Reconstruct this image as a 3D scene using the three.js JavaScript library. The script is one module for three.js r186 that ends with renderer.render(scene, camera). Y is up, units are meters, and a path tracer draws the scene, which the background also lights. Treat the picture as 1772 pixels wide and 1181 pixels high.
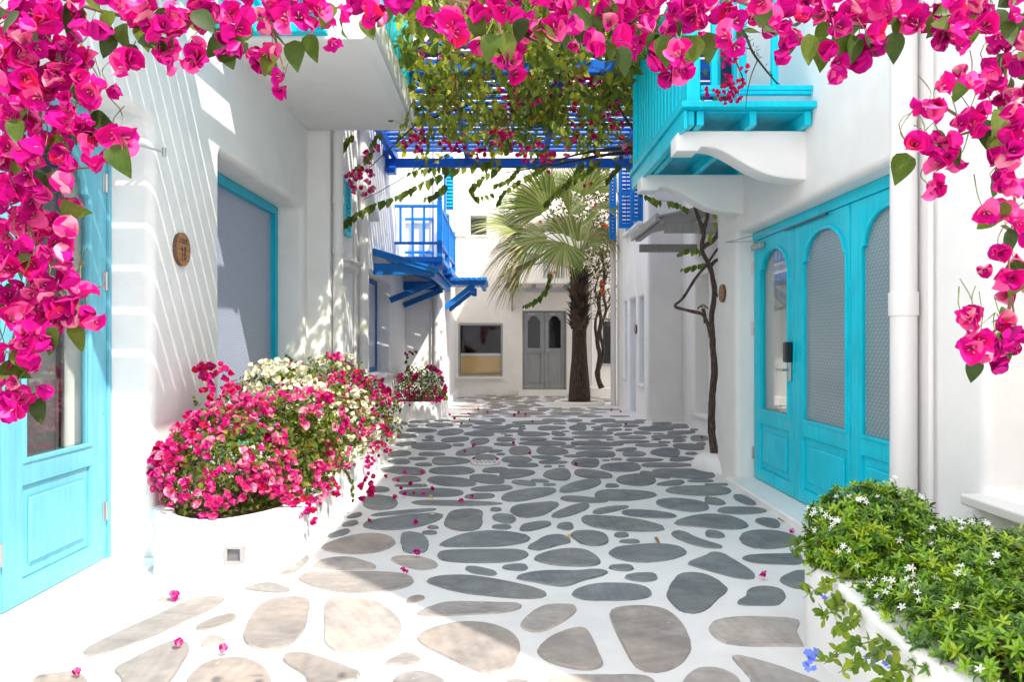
import * as THREE from 'three';
import { RoundedBoxGeometry } from 'three/addons/geometries/RoundedBoxGeometry.js';
import { mergeGeometries, toCreasedNormals } from 'three/addons/utils/BufferGeometryUtils.js';
import { ImprovedNoise } from 'three/addons/math/ImprovedNoise.js';

// ---------------------------------------------------------------- camera, sky, sun, exposure
const scene = new THREE.Scene();
const FOCAL = 1300, VPX = 872, VPY = 592, EYE = 1.3;
const camera = new THREE.PerspectiveCamera(2 * Math.atan(590.5 / FOCAL) * 180 / Math.PI, 1772 / 1181, 0.05, 900);
camera.position.set(0, EYE, 0);
camera.lookAt(0, EYE, -10);
camera.setViewOffset(1772, 1181, 14, -1.5, 1772, 1181);
camera.updateProjectionMatrix();

const SUN_TO = new THREE.Vector3(0.55, 1, 0.62).normalize();
function skyTexture() {
  const w = 256, h = 128, data = new Float32Array(w * h * 4);
  for (let j = 0; j < h; j++) {
    const el = ((j + 0.5) / h - 0.5) * Math.PI, s = Math.sin(el);
    for (let i = 0; i < w; i++) {
      const t = Math.pow(Math.max(0, s), 0.55);
      let r = 1.2 + (0.93 - 1.2) * t, g = 1.15 + (0.96 - 1.15) * t, b = 1.1 + (1.05 - 1.1) * t;
      if (s < 0) { r = g = b = 0.7; }
      const k = 1.0, o = (j * w + i) * 4;
      data[o] = r * k; data[o + 1] = g * k; data[o + 2] = b * k; data[o + 3] = 1;
    }
  }
  const t = new THREE.DataTexture(data, w, h, THREE.RGBAFormat, THREE.FloatType);
  t.mapping = THREE.EquirectangularReflectionMapping;
  t.magFilter = t.minFilter = THREE.LinearFilter;
  t.needsUpdate = true;
  return t;
}
const sky = skyTexture();
scene.background = sky; scene.environment = sky;
const sun = new THREE.DirectionalLight(new THREE.Color(1.0, 0.93, 0.83), 3.2);
sun.position.copy(SUN_TO).multiplyScalar(60);
sun.target.position.set(0, 1, -6); sun.position.add(sun.target.position);
scene.add(sun, sun.target);
sun.castShadow = true; sun.shadow.mapSize.set(2048, 2048);
Object.assign(sun.shadow.camera, { left: -14, right: 14, top: 14, bottom: -14, near: 1, far: 140 });
const renderer = new THREE.WebGLRenderer({ antialias: true });
renderer.setSize(1024, 683);
renderer.shadowMap.enabled = true;
renderer.toneMapping = THREE.LinearToneMapping;
renderer.toneMappingExposure = 2.1;

// ---------------------------------------------------------------- helpers
let seed = 7;
function rnd() { seed |= 0; seed = seed + 0x6D2B79F5 | 0; let t = Math.imul(seed ^ seed >>> 15, 1 | seed); t = t + Math.imul(t ^ t >>> 7, 61 | t) ^ t; return ((t ^ t >>> 14) >>> 0) / 4294967296; }
const rr = (a, b) => a + (b - a) * rnd();
const pick = (a) => a[Math.floor(rnd() * a.length)];
const V = (x, y, z) => new THREE.Vector3(x, y, z);
const noise = new ImprovedNoise();
const N3 = (x, y, z) => noise.noise(x, y, z);
// a point of the photograph's frame at a given distance along the alley; and where its line meets a height
const at = (px, py, d) => V((px - VPX) / FOCAL * d, EYE - (py - VPY) / FOCAL * d, -d);
const onGround = (px, py, y = 0) => at(px, py, (EYE - y) * FOCAL / (py - VPY));
const used = new Map();
function numbered(n) { const k = used.get(n) || 0; used.set(n, k + 1); return k ? n + '_' + String(k).padStart(3, '0') : n; }
function thing(name, label, category, group, pos) {
  const o = new THREE.Group(); o.name = numbered(name); o.userData = { label, category };
  if (group) o.userData.group = group;
  if (pos) o.position.copy(pos);
  scene.add(o); return o;
}
const kids = new Map();
function mesh(name, geo, mat, parent, ud) {
  const m = new THREE.Mesh(geo, mat); m.castShadow = m.receiveShadow = true;
  if (parent === scene) { m.name = numbered(name); scene.add(m); } else {
    if (!kids.has(parent)) kids.set(parent, {}); const k = kids.get(parent), c = k[name] || 0; k[name] = c + 1;
    m.name = c ? name + '_' + String(c).padStart(3, '0') : name; parent.add(m);
  }
  if (ud) Object.assign(m.userData, ud);
  return m;
}
const merge = (a) => mergeGeometries(a.map((g) => { const n = g.index ? g.toNonIndexed() : g; for (const k of Object.keys(n.attributes)) if (!['position', 'normal', 'uv', 'color'].includes(k)) n.deleteAttribute(k); return n; }), false);
// texture coordinates in metres from the dominant direction of each face
function boxUV(g) {
  g = g.index ? g.toNonIndexed() : g;
  const p = g.attributes.position, uv = new Float32Array(p.count * 2), a = V(), b = V(), c = V();
  for (let i = 0; i < p.count; i += 3) {
    a.fromBufferAttribute(p, i); b.fromBufferAttribute(p, i + 1); c.fromBufferAttribute(p, i + 2);
    const n = b.clone().sub(a).cross(c.clone().sub(a)), ax = Math.abs(n.x), ay = Math.abs(n.y), az = Math.abs(n.z);
    [a, b, c].forEach((q, k) => { const o = (i + k) * 2; if (ax >= ay && ax >= az) { uv[o] = q.z; uv[o + 1] = q.y; } else if (ay >= az) { uv[o] = q.x; uv[o + 1] = q.z; } else { uv[o] = q.x; uv[o + 1] = q.y; } });
  }
  g.setAttribute('uv', new THREE.BufferAttribute(uv, 2));
  return g;
}
// axis-aligned chamfered box: x0..x1, y0..y1, distance d0..d1
function box(x0, x1, y0, y1, d0, d1, r = 0.006, seg = 1) {
  if (x0 > x1) [x0, x1] = [x1, x0]; if (y0 > y1) [y0, y1] = [y1, y0]; if (d0 > d1) [d0, d1] = [d1, d0];
  const w = x1 - x0, h = y1 - y0, l = d1 - d0; r = Math.min(r, w * 0.45, h * 0.45, l * 0.45);
  const g = new RoundedBoxGeometry(w, h, l, seg, r); g.translate((x0 + x1) / 2, (y0 + y1) / 2, -(d0 + d1) / 2);
  return boxUV(g);
}
// a bar with a square section between two points
function bar(a, b, w, h, r = 0.004) {
  const L = a.distanceTo(b), g = new RoundedBoxGeometry(w, h, L, 1, Math.min(r, w * 0.4, h * 0.4));
  const m = new THREE.Matrix4().lookAt(a, b, Math.abs(b.y - a.y) > L * 0.98 ? V(1, 0, 0) : V(0, 1, 0)); g.applyMatrix4(m);
  g.translate((a.x + b.x) / 2, (a.y + b.y) / 2, (a.z + b.z) / 2); return boxUV(g);
}
// tapered tube through points
function tube(pts, r0, r1, radial = 6, div = 4, wob = 0) {
  const c = new THREE.CatmullRomCurve3(pts), n = Math.max(2, (pts.length - 1) * div), P = c.getPoints(n), pos = [], uv = [], idx = [];
  let nrm = V(1, 0, 0.3).normalize(); let len = 0;
  for (let i = 0; i <= n; i++) {
    const t = c.getTangent(i / n); nrm = nrm.sub(t.clone().multiplyScalar(nrm.dot(t))).normalize(); const bi = t.clone().cross(nrm);
    if (i) len += P[i].distanceTo(P[i - 1]);
    const r = (r0 + (r1 - r0) * i / n);
    for (let k = 0; k <= radial; k++) {
      const a = k / radial * Math.PI * 2, q = r * (1 + (wob ? wob * N3(Math.cos(a) * 1.5 + P[i].x * 9, Math.sin(a) * 1.5 + P[i].y * 9, P[i].z * 9) : 0));
      pos.push(P[i].x + (nrm.x * Math.cos(a) + bi.x * Math.sin(a)) * q, P[i].y + (nrm.y * Math.cos(a) + bi.y * Math.sin(a)) * q, P[i].z + (nrm.z * Math.cos(a) + bi.z * Math.sin(a)) * q);
      uv.push(k / radial * r0 * 6, len);
    }
  }
  for (let i = 0; i < n; i++) for (let k = 0; k < radial; k++) { const a = i * (radial + 1) + k, b = a + radial + 1; idx.push(a, a + 1, b, b, a + 1, b + 1); }
  const g = new THREE.BufferGeometry(); g.setAttribute('position', new THREE.Float32BufferAttribute(pos, 3)); g.setAttribute('uv', new THREE.Float32BufferAttribute(uv, 2)); g.setIndex(idx); g.computeVertexNormals();
  return g.toNonIndexed();
}
function flip(g) { g = g.index ? g.toNonIndexed() : g; const p = g.attributes.position; for (let i = 0; i < p.count; i += 3) for (let k = 0; k < 3; k++) { const a = p.getComponent(i + 1, k); p.setComponent(i + 1, k, p.getComponent(i + 2, k)); p.setComponent(i + 2, k, a); } return g; }
// extrude an outline and lay it in a wall: kind 'x' = wall along the alley (u = distance), kind 'd' = wall across it (u = x)
function slab(kind, face, out, outline, holes, thick, bevel, seg = 3) {
  const s = new THREE.Shape(outline.map(([u, v]) => new THREE.Vector2(u, v)));
  for (const h of holes) s.holes.push(h.isPath ? h : new THREE.Path(h.map(([u, v]) => new THREE.Vector2(u, v))));
  return layWall(kind, face, out, s, thick, bevel, seg);
}
function layWall(kind, face, out, s, thick, bevel, seg = 3, curve = 10) {
  let g = new THREE.ExtrudeGeometry(s, { depth: thick - 2 * bevel, bevelEnabled: bevel > 0, bevelThickness: bevel, bevelSize: bevel, bevelOffset: -bevel, bevelSegments: seg, curveSegments: curve });
  g = g.index ? g.toNonIndexed() : g; const p = g.attributes.position;
  for (let i = 0; i < p.count; i++) {
    const u = p.getX(i), v = p.getY(i), w = p.getZ(i) + bevel;           // w: 0 back .. thick front
    if (kind === 'x') p.setXYZ(i, face - out * (thick - w), v, -u); else p.setXYZ(i, u, v, -(face + (thick - w)));
  }
  if (kind === 'x' && out < 0) g = flip(g);
  if (kind === 'x') g = out > 0 ? g : g;
  g.deleteAttribute('normal'); g.computeVertexNormals();
  // make sure the front faces the alley
  const n = g.attributes.normal; let sgn = 0; for (let i = 0; i < p.count; i++) { const q = kind === 'x' ? (p.getX(i) - face) * out : -(p.getZ(i) + face) * -1; if (Math.abs(kind === 'x' ? p.getX(i) - face : p.getZ(i) + face) < 1e-4) sgn += kind === 'x' ? n.getX(i) * out : n.getZ(i); }
  if (sgn < 0) { g = flip(g); g.computeVertexNormals(); }
  return boxUV(toCreasedNormals(g, 0.7));
}
const rect = (a, b, y0, y1) => [[a, y0], [b, y0], [b, y1], [a, y1]];
function roundRect(a, b, y0, y1, r, rt = r) {      // a path with rounded top corners (rt) and bottom corners (r)
  const p = new THREE.Path(); p.isPath = true; p.moveTo(a + r, y0); p.lineTo(b - r, y0); const first = r; if (r) p.absarc(b - r, y0 + r, r, -Math.PI / 2, 0); p.lineTo(b, y1 - rt); if (rt) p.absarc(b - rt, y1 - rt, rt, 0, Math.PI / 2); p.lineTo(a + rt, y1); if (rt) p.absarc(a + rt, y1 - rt, rt, Math.PI / 2, Math.PI); if (first) { p.lineTo(a, y0 + r); p.absarc(a + r, y0 + r, r, Math.PI, Math.PI * 1.5); } return p;
}

// ---------------------------------------------------------------- textures and materials
function fbm(x, y, z, o) { let v = 0, a = 0.5, f = 1; for (let i = 0; i < o; i++) { v += a * N3(x * f, y * f, z + i * 7.3); a *= 0.5; f *= 2.07; } return v; }
// tileable noise field: sampled on a torus-like blend of two shifted fields
function field(n, scale, o, z) {
  const d = new Float32Array(n * n), f = (x, y) => fbm(x * scale, y * scale, z, o);
  for (let j = 0; j < n; j++) for (let i = 0; i < n; i++) {
    const x = i / n, y = j / n, wx = x, wy = y;
    d[j * n + i] = (f(x, y) * (1 - wx) + f(x - 1, y) * wx) * (1 - wy) + (f(x, y - 1) * (1 - wx) + f(x - 1, y - 1) * wx) * wy;
  }
  return d;
}
function tex(n, fn, srgb, rep) {
  const d = new Uint8Array(n * n * 4);
  for (let j = 0; j < n; j++) for (let i = 0; i < n; i++) { const c = fn(i, j), o = (j * n + i) * 4; for (let k = 0; k < 3; k++) d[o + k] = Math.max(0, Math.min(255, c[k] * 255)); d[o + 3] = 255; }
  const t = new THREE.DataTexture(d, n, n, THREE.RGBAFormat); t.wrapS = t.wrapT = THREE.RepeatWrapping; t.magFilter = THREE.LinearFilter; t.minFilter = THREE.LinearMipmapLinearFilter; t.generateMipmaps = true;
  if (srgb) t.colorSpace = THREE.SRGBColorSpace; t.repeat.set(rep, rep); t.needsUpdate = true; return t;
}
const NA = field(512, 5, 5, 1.7), NB = field(512, 14, 4, 8.1), NC = field(512, 40, 3, 3.3);
const clampf = (v, a, b) => Math.max(a, Math.min(b, v));
const plasterMap = tex(512, (i, j) => { const k = j * 512 + i, v = 0.975 + NA[k] * 0.05 + NB[k] * 0.025; const s = clampf(NA[(k * 1 + 40000) % 262144] * 2 - 0.55, 0, 1) * 0.05; return [v - s * 0.6, v - s * 0.9, v - s * 1.1]; }, true, 0.42);
const plasterBump = tex(512, (i, j) => { const k = j * 512 + i, v = 0.5 + NA[k] * 0.75 + NB[k] * 0.18 + NC[k] * 0.1; return [v, v, v]; }, false, 0.42);
const stoneMap = tex(512, (i, j) => { const k = j * 512 + i, st = N3(i / 512 * 3, j / 512 * 60, 4) * 0.05; const v = 0.88 + NA[k] * 0.30 + NB[k] * 0.24 + NC[k] * 0.16 + st; const w = NC[(k + 9000) % 262144] > 0.3 ? 0.14 : 0; return [v + w + NA[k] * 0.06, v + w, v + w - NA[k] * 0.07]; }, true, 0.55);
const mortarMap = tex(512, (i, j) => { const k = j * 512 + i; const v = 0.95 + NA[k] * 0.1 + NB[k] * 0.05 + NC[k] * 0.03; const dirt = clampf(NB[(k + 70000) % 262144] * 3 - 0.75, 0, 1) * 0.16 + clampf(NC[(k + 30000) % 262144] * 4 - 1.5, 0, 1) * 0.1; return [v - dirt * 0.6, v - dirt * 0.85, v - dirt]; }, true, 0.3);
const paintMap = tex(256, (i, j) => { const k = j * 2 * 512 + i * 2, st = N3(i / 256 * 34, j / 256 * 2.5, 2.2) * 0.05 + N3(i / 256 * 90, j / 256 * 4, 9) * 0.03; const v = 0.97 + NA[k] * 0.14 + st; return [v, v, v]; }, true, 0.8);
const paintRough = tex(256, (i, j) => { const k = j * 2 * 512 + i * 2; const v = 0.42 + NB[k] * 0.3 + NA[k] * 0.2; return [v, v, v]; }, false, 1.1);
const barkMap = tex(256, (i, j) => { const k = j * 2 * 512 + i * 2; const v = 0.62 + N3(i / 256 * 26, j / 256 * 5, 1) * 0.4 + NB[k] * 0.5; return [v, v * 0.98, v * 0.95]; }, true, 3);
const lin = (r, g, b) => new THREE.Color().setRGB(r, g, b);
function paint(r, g, b, rough = 0.45) { return new THREE.MeshPhysicalMaterial({ specularIntensity: 0.45, color: lin(r, g, b), map: paintMap, roughness: rough * 2, roughnessMap: paintRough }); }
const M = {
  plaster: new THREE.MeshStandardMaterial({ color: lin(0.93, 0.915, 0.905), map: plasterMap, roughness: 0.92, bumpMap: plasterBump, bumpScale: 0.015 }),
  cream: new THREE.MeshStandardMaterial({ color: lin(0.93, 0.88, 0.81), map: plasterMap, roughness: 0.93, bumpMap: plasterBump, bumpScale: 0.012 }),
  mortar: new THREE.MeshStandardMaterial({ color: lin(0.84, 0.825, 0.815), map: mortarMap, roughness: 0.85, bumpMap: plasterBump, bumpScale: 0.008 }),
  white: new THREE.MeshStandardMaterial({ color: lin(0.83, 0.82, 0.81), roughness: 0.5, map: plasterMap }),
  pipe: new THREE.MeshStandardMaterial({ color: lin(0.82, 0.80, 0.795), roughness: 0.42 }),
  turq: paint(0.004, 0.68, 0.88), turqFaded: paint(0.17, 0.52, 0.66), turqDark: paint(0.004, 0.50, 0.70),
  blue: paint(0.006, 0.19, 0.62), royal: paint(0.008, 0.13, 0.60), navy: paint(0.006, 0.14, 0.45),
  paleblue: paint(0.42, 0.58, 0.80, 0.5), grey: paint(0.38, 0.375, 0.375, 0.55), greyDoor: paint(0.32, 0.325, 0.33, 0.5), greyLight: paint(0.42, 0.41, 0.41, 0.55),
  steel: new THREE.MeshStandardMaterial({ color: lin(0.55, 0.55, 0.56), metalness: 1, roughness: 0.32 }),
  alu: new THREE.MeshStandardMaterial({ color: lin(0.50, 0.49, 0.48), metalness: 0.6, roughness: 0.45 }),
  brass: new THREE.MeshStandardMaterial({ color: lin(0.6, 0.4, 0.12), metalness: 1, roughness: 0.35 }),
  black: new THREE.MeshStandardMaterial({ color: lin(0.015, 0.016, 0.022), roughness: 0.28 }),
  darkRoom: new THREE.MeshStandardMaterial({ color: lin(0.016, 0.018, 0.022), roughness: 0.9 }),  // interior shade painted in as a near-black colour
  glass: new THREE.MeshPhysicalMaterial({ color: lin(0.96, 0.98, 0.98), roughness: 0.015, transmission: 1, thickness: 0, ior: 1.5, specularIntensity: 1 }),
  glassDim: new THREE.MeshPhysicalMaterial({ color: lin(0.92, 0.94, 0.96), roughness: 0.02, transmission: 1, thickness: 0, ior: 1.5, specularIntensity: 0.45 }),
  curtain: new THREE.MeshStandardMaterial({ color: lin(0.13, 0.125, 0.13), roughness: 0.95 }),
  sheer: new THREE.MeshStandardMaterial({ color: lin(0.80, 0.77, 0.70), roughness: 0.95 }),
  tan: new THREE.MeshStandardMaterial({ color: lin(0.80, 0.50, 0.18), roughness: 0.8 }),
  soil: new THREE.MeshStandardMaterial({ color: lin(0.10, 0.065, 0.04), roughness: 1, bumpMap: plasterBump, bumpScale: 0.05 }),
  bark: new THREE.MeshStandardMaterial({ color: lin(0.135, 0.10, 0.085), roughness: 0.95, map: barkMap, bumpMap: barkMap, bumpScale: 0.01 }),
  twig: new THREE.MeshStandardMaterial({ color: lin(0.20, 0.125, 0.075), roughness: 0.9 }),
  greenTwig: new THREE.MeshStandardMaterial({ color: lin(0.16, 0.19, 0.05), roughness: 0.8 }),
};
// ---------------------------------------------------------------- ground and pavement
{
  const g = new THREE.PlaneGeometry(700, 700); g.rotateX(-Math.PI / 2); g.translate(0, -0.06, 0);
  mesh('ground', boxUV(g), M.mortar, scene, { kind: 'structure' });
}
const pavement = new THREE.Group(); pavement.name = 'pavement'; pavement.userData = { kind: 'structure' }; scene.add(pavement);
{
  // mortar bed: a gently uneven sheet, with the near strip a centimetre lower than the rest
  const nx = 90, nd = 160, x0 = -3.2, x1 = 3.4, d0 = 0.4, d1 = 19, pos = [], idx = [];
  for (let j = 0; j <= nd; j++) for (let i = 0; i <= nx; i++) { const x = x0 + (x1 - x0) * i / nx, d = d0 + (d1 - d0) * j / nd; pos.push(x, Math.min(0, N3(x * 0.9, 0, d * 0.9) * 0.006 - 0.004), -d); }
  for (let j = 0; j < nd; j++) for (let i = 0; i < nx; i++) { const a = j * (nx + 1) + i, b = a + nx + 1; idx.push(a, a + 1, b, b, a + 1, b + 1); }
  const g = new THREE.BufferGeometry(); g.setAttribute('position', new THREE.Float32BufferAttribute(pos, 3)); g.setIndex(idx); g.computeVertexNormals();
  mesh('mortar_bed', boxUV(g), M.mortar, pavement);
}
const stoneMats = {};
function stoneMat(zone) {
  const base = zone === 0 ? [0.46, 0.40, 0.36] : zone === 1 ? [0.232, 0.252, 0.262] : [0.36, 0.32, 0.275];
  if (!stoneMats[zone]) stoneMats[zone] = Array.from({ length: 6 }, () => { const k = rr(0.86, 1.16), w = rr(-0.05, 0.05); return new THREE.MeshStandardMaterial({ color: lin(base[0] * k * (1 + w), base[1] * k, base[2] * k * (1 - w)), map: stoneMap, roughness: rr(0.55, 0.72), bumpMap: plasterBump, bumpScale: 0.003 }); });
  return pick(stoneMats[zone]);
}
function layStone(P, zone) {
  if (zone === 1 && P[0].z > -4.75 && P[0].x < -0.45) zone = 0;            // sunlit warmth painted in by near colour; P: ground outline, any winding
  const c = new THREE.CatmullRomCurve3(P.map((p) => V(p.x, 0, p.z)), true, 'centripetal'), big = P[0].z > -4.6;
  const n = big ? 40 : 22; let pts = c.getSpacedPoints(n).slice(0, n);
  const cx = pts.reduce((s, p) => s + p.x, 0) / n, cz = pts.reduce((s, p) => s + p.z, 0) / n;
  const k = big ? 0.004 : 0.006; pts = pts.map((p) => V(p.x + N3(p.x * 14, 1, p.z * 14) * k, 0, p.z + N3(p.x * 14, 5, p.z * 14) * k));
  let area = 0; for (let i = 0; i < n; i++) { const a = pts[i], b = pts[(i + 1) % n]; area += a.x * b.z - b.x * a.z; }
  if (area > 0) pts.reverse();
  const h = 0.005 + rnd() * 0.002, tilt = [rr(-0.002, 0.002), rr(-0.002, 0.002)], pos = [], top = [];
  for (const p of pts) { const dx = cx - p.x, dz = cz - p.z, l = Math.hypot(dx, dz) || 1, q = Math.min(0.007, l * 0.3); top.push(V(p.x + dx / l * q, h + p.x * tilt[0] * 0 + (p.x - cx) * tilt[0] + (p.z - cz) * tilt[1], p.z + dz / l * q)); }
  const faces = THREE.ShapeUtils.triangulateShape(top.map((p) => new THREE.Vector2(p.x, -p.z)), []);
  for (const f of faces) for (const i of f) pos.push(top[i].x, top[i].y, top[i].z);
  for (let i = 0; i < n; i++) { const j = (i + 1) % n, a = top[i], b = top[j], e = pts[i], f = pts[j]; pos.push(a.x, a.y, a.z, e.x, -0.006, e.z, b.x, b.y, b.z, b.x, b.y, b.z, e.x, -0.006, e.z, f.x, -0.006, f.z); }
  let g = new THREE.BufferGeometry(); g.setAttribute('position', new THREE.Float32BufferAttribute(pos, 3)); g.computeVertexNormals();
  // faces up: fix triangles that ended upside down
  const p = g.attributes.position, nn = g.attributes.normal; let bad = false; for (let i = 0; i < p.count; i += 3) if (nn.getY(i) < -0.05) { bad = true; const t = V().fromBufferAttribute(p, i + 1), u = V().fromBufferAttribute(p, i + 2); p.setXYZ(i + 1, u.x, u.y, u.z); p.setXYZ(i + 2, t.x, t.y, t.z); }
  if (bad) g.computeVertexNormals();
  g = boxUV(g); const uv = g.attributes.uv, ou = rnd() * 7, ov = rnd() * 7, a = rr(-0.5, 0.5) + (rnd() < 0.5 ? 0 : 1.57); for (let i = 0; i < uv.count; i++) { const u = uv.getX(i), v = uv.getY(i); uv.setXY(i, u * Math.cos(a) - v * Math.sin(a) + ou, u * Math.sin(a) + v * Math.cos(a) + ov); }
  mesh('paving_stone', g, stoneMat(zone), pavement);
}
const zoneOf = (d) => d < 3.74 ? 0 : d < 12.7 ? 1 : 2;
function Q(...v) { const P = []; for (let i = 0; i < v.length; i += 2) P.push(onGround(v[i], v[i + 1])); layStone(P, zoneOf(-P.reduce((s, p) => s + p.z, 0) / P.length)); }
function E(x0, y0, x1, y1, tilt = 0) {
  const n = 14, P = [], e = rr(-0.35, 0.35), k = rr(0.8, 1.02), cx = (x0 + x1) / 2, cy = (y0 + y1) / 2, sd = rnd() * 99; let my = 0; const raw = [];
  for (let i = 0; i < n; i++) { const t = i / n * Math.PI * 2, c = Math.cos(t), s = Math.sin(t), w = 1 + N3(c * 1.1 + sd, s * 1.1, sd) * 0.16; const x = Math.sign(c) * Math.pow(Math.abs(c), k), y = Math.sign(s) * Math.pow(Math.abs(s), 0.9) * (1 - 0.55 * Math.abs(tilt)) * (1 + e * c) * w + tilt * x; raw.push([x, y]); my = Math.max(my, Math.abs(y)); }
  for (const [x, y] of raw) P.push(onGround(cx + x * (x1 - x0) / 2, cy - y / my * (y1 - y0) / 2));
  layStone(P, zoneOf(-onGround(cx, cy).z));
}
Q(142.6,1130,158.7,1118.2,217.4,1088.9,276.1,1062.5,331.8,1037.5,364.1,1032.6,389.1,1034.6,381.7,1044.9,352.4,1062.5,287.8,1091.8,223.3,1118.2,170.4,1135.8,147,1135.3);
Q(196.8,1159.3,232.1,1138.8,276.1,1118.2,302.5,1109.4,326,1113,327.4,1127,317.2,1147.6,293.7,1181,276.1,1197.5,223.3,1194.5,205.6,1171.1);
Q(339.2,1086,355.3,1075.7,381.7,1066.9,402.3,1062.5,410.5,1066.9,402.3,1077.2,381.7,1086,358.2,1091.2,342.1,1090.4);
Q(348,1115.3,358.2,1103.6,372.9,1100.6,390.5,1106.5,392.9,1112.4,384.6,1118.8,364.1,1121.8,350.9,1120.6);
Q(421.3,1094.8,428.7,1074.2,446.3,1050.7,469.8,1037.5,499.1,1033.7,525.5,1034.6,534.9,1039.6,534.3,1065.4,528.4,1088.9,510.8,1109.4,487.4,1122.6,460.9,1126.5,431.6,1118.2,421.3,1106.5);
Q(422.8,1018.5,446.3,1011.1,466.8,1009.1,490.3,1014.1,502.6,1021.4,493.2,1025.8,458,1025.2);
Q(477.1,997.3,505,983.3,522.6,965.6,532.8,962.1,534.3,968.6,519.6,983.3,499.1,995);
Q(321.6,1182.8,334.8,1162.3,364.1,1144.6,405.2,1138.2,440.4,1144.6,463.9,1162.3,470.3,1181,468.3,1206.3,393.5,1220.9,328.9,1206.3);
Q(488.8,1138.8,496.2,1131.4,519.6,1130,557.8,1138.8,604.7,1156.4,625.3,1166.7,613.5,1176.9,575.4,1185.7,534.3,1181,525.5,1168.1,502,1153.5);
Q(64.8,1171.1,100,1165.2,126.4,1162.3,144,1168.1,154.3,1181,152.8,1197.5,58.9,1197.5);
Q(561.5,1047.8,571.7,1036.1,604,1035.2,645.1,1039.6,677.4,1056.6,695,1077.2,693.5,1094.8,677.4,1118.2,648,1131.4,612.8,1134.4,577.6,1127,562.9,1115.3,560,1080.1);
Q(516.3,1000.9,530.7,992.1,560,990.6,618.7,990,677.4,991.5,706.7,996.5,717,1003.8,712.6,1012.6,686.2,1021.4,648,1026.7,612.8,1027.9,577.6,1024.3,542.4,1015.5,521.9,1006.7);
Q(540.9,980.3,551.2,971.5,577.6,965.1,604,964.5,627.5,970,651,979.7,648,984.7,612.8,986.2,565.9,985.6);
Q(555.6,948,577.6,936.9,612.8,926.9,648,923.7,671.5,927.5,684.7,936.3,683.3,942.2,668.6,951,645.1,956.8,612.8,958.9,574.7,955.4);
Q(702.3,1041.9,705.3,1036.1,721.4,1031.1,735.5,1033.1,733.1,1038.4,718.5,1043.4,705.3,1045.5);
Q(719.9,1062.5,736.1,1053.7,771.3,1043.4,809.4,1041.9,853.5,1043.4,897.5,1044.9,903.9,1047.8,900.4,1053.7,876.9,1060.1,830,1063.9,765.4,1066.9,721.4,1066);
Q(719.9,1105,730.2,1094.8,765.4,1081.6,809.4,1076.6,853.5,1081.6,885.7,1094.8,898.9,1109.4,897.5,1132.9,885.7,1153.5,865.2,1163.7,841.7,1165.8,812.4,1156.4,771.3,1137.3,733.1,1118.2);
Q(665.1,1150.5,680.3,1138.8,700.9,1130.6,715.5,1132.3,731.7,1143.2,724.3,1147.6,686.2,1151.1);
Q(678,1181,686.2,1171.1,706.7,1163.7,730.2,1162.3,753.7,1169.6,771.3,1181,765.4,1200.4,683.3,1200.4);
Q(737.5,1006.7,750.7,999.4,786,995.9,824.1,997.9,876.9,1006.7,920.9,1017,946.8,1027.9,938.6,1034.6,906.3,1036.7,853.5,1033.1,800.6,1027.3,759.5,1017);
Q(899.8,1083,906.3,1071.3,923.9,1056.6,944.4,1047.8,976.7,1046.3,994.3,1047.8,998.1,1055.1,988.4,1066.9,970.8,1078.6,941.5,1091.8,923.9,1094.2,909.2,1090.4);
Q(929.2,1124.1,935.6,1115.3,956.2,1100.6,982.6,1090.4,1006,1086.5,1017.8,1093.3,1029.5,1112.4,1041.3,1138.8,1042.7,1149.1,1032.5,1156.4,1011.9,1158.4,976.7,1153.5,944.4,1141.7,931.2,1131.4);
Q(945.9,1181,956.2,1172.5,985.5,1169,1058.9,1169,1117.6,1171.1,1135.2,1181,1129.3,1197.5,950.3,1197.5);
Q(874,1181,885.7,1176.9,906.3,1177.5,916.5,1181,912.1,1191.6,876.9,1191.6);
Q(923.9,967.1,938.6,958.3,970.8,951,1000.2,950.4,1020.7,955.4,1039.8,971.5,1029.5,978,982.6,979.4,947.4,975.9);
Q(892.5,1000.9,906.3,993.5,947.4,988.2,1000.2,988.5,1029.5,986.2,1052.1,989.1,1041.3,996.5,1011.9,1003.8,982.6,1014.1,965,1014.9,926.8,1008.2);
Q(912.7,948.6,926.8,937.8,947.4,927.5,970.8,926,988.4,937.8,970.8,942.2,950.3,948,929.8,952.4);
Q(756,961.2,762.5,955.4,794.8,952.4,853.5,951.6,897.5,952.4,915.1,958.3,897.5,970,853.5,974.4,794.8,973.9,765.4,970);
Q(759,943.6,771.3,936.3,803.6,924.6,841.7,919.6,876.9,920.7,909.2,926,918.6,931.9,906.3,939.2,871.1,945.1,812.4,947.2,771.3,946.6);
Q(675,968,686.2,963.3,718.5,963.3,747.8,970,758.7,977.4,753.7,983.3,733.1,986.8,709.7,983.3);
Q(696.5,923.1,703.8,921,724.3,923.1,739.6,931.9,741.1,948,736.1,955.4,721.4,958.9,700.9,955.4,695.9,948);
Q(628.1,908.4,636.3,902.6,677.4,895.2,724.3,889.9,765.4,889.6,766.9,893.7,753.7,902.6,724.3,911.4,689.1,916.3,653.9,916.3,633.4,913.4);
Q(768.9,908.4,775.7,889.3,786,883.5,809.4,881.1,832.9,883.5,835,892.3,831.4,912.8,818.2,918.7,794.8,918.7,777.2,914.3);
Q(882.2,882,894.5,874.7,926.8,871.2,959.1,868.8,967.9,873.2,956.2,883.5,938.6,892.3,906.3,896.7,888.7,890.8);
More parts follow.
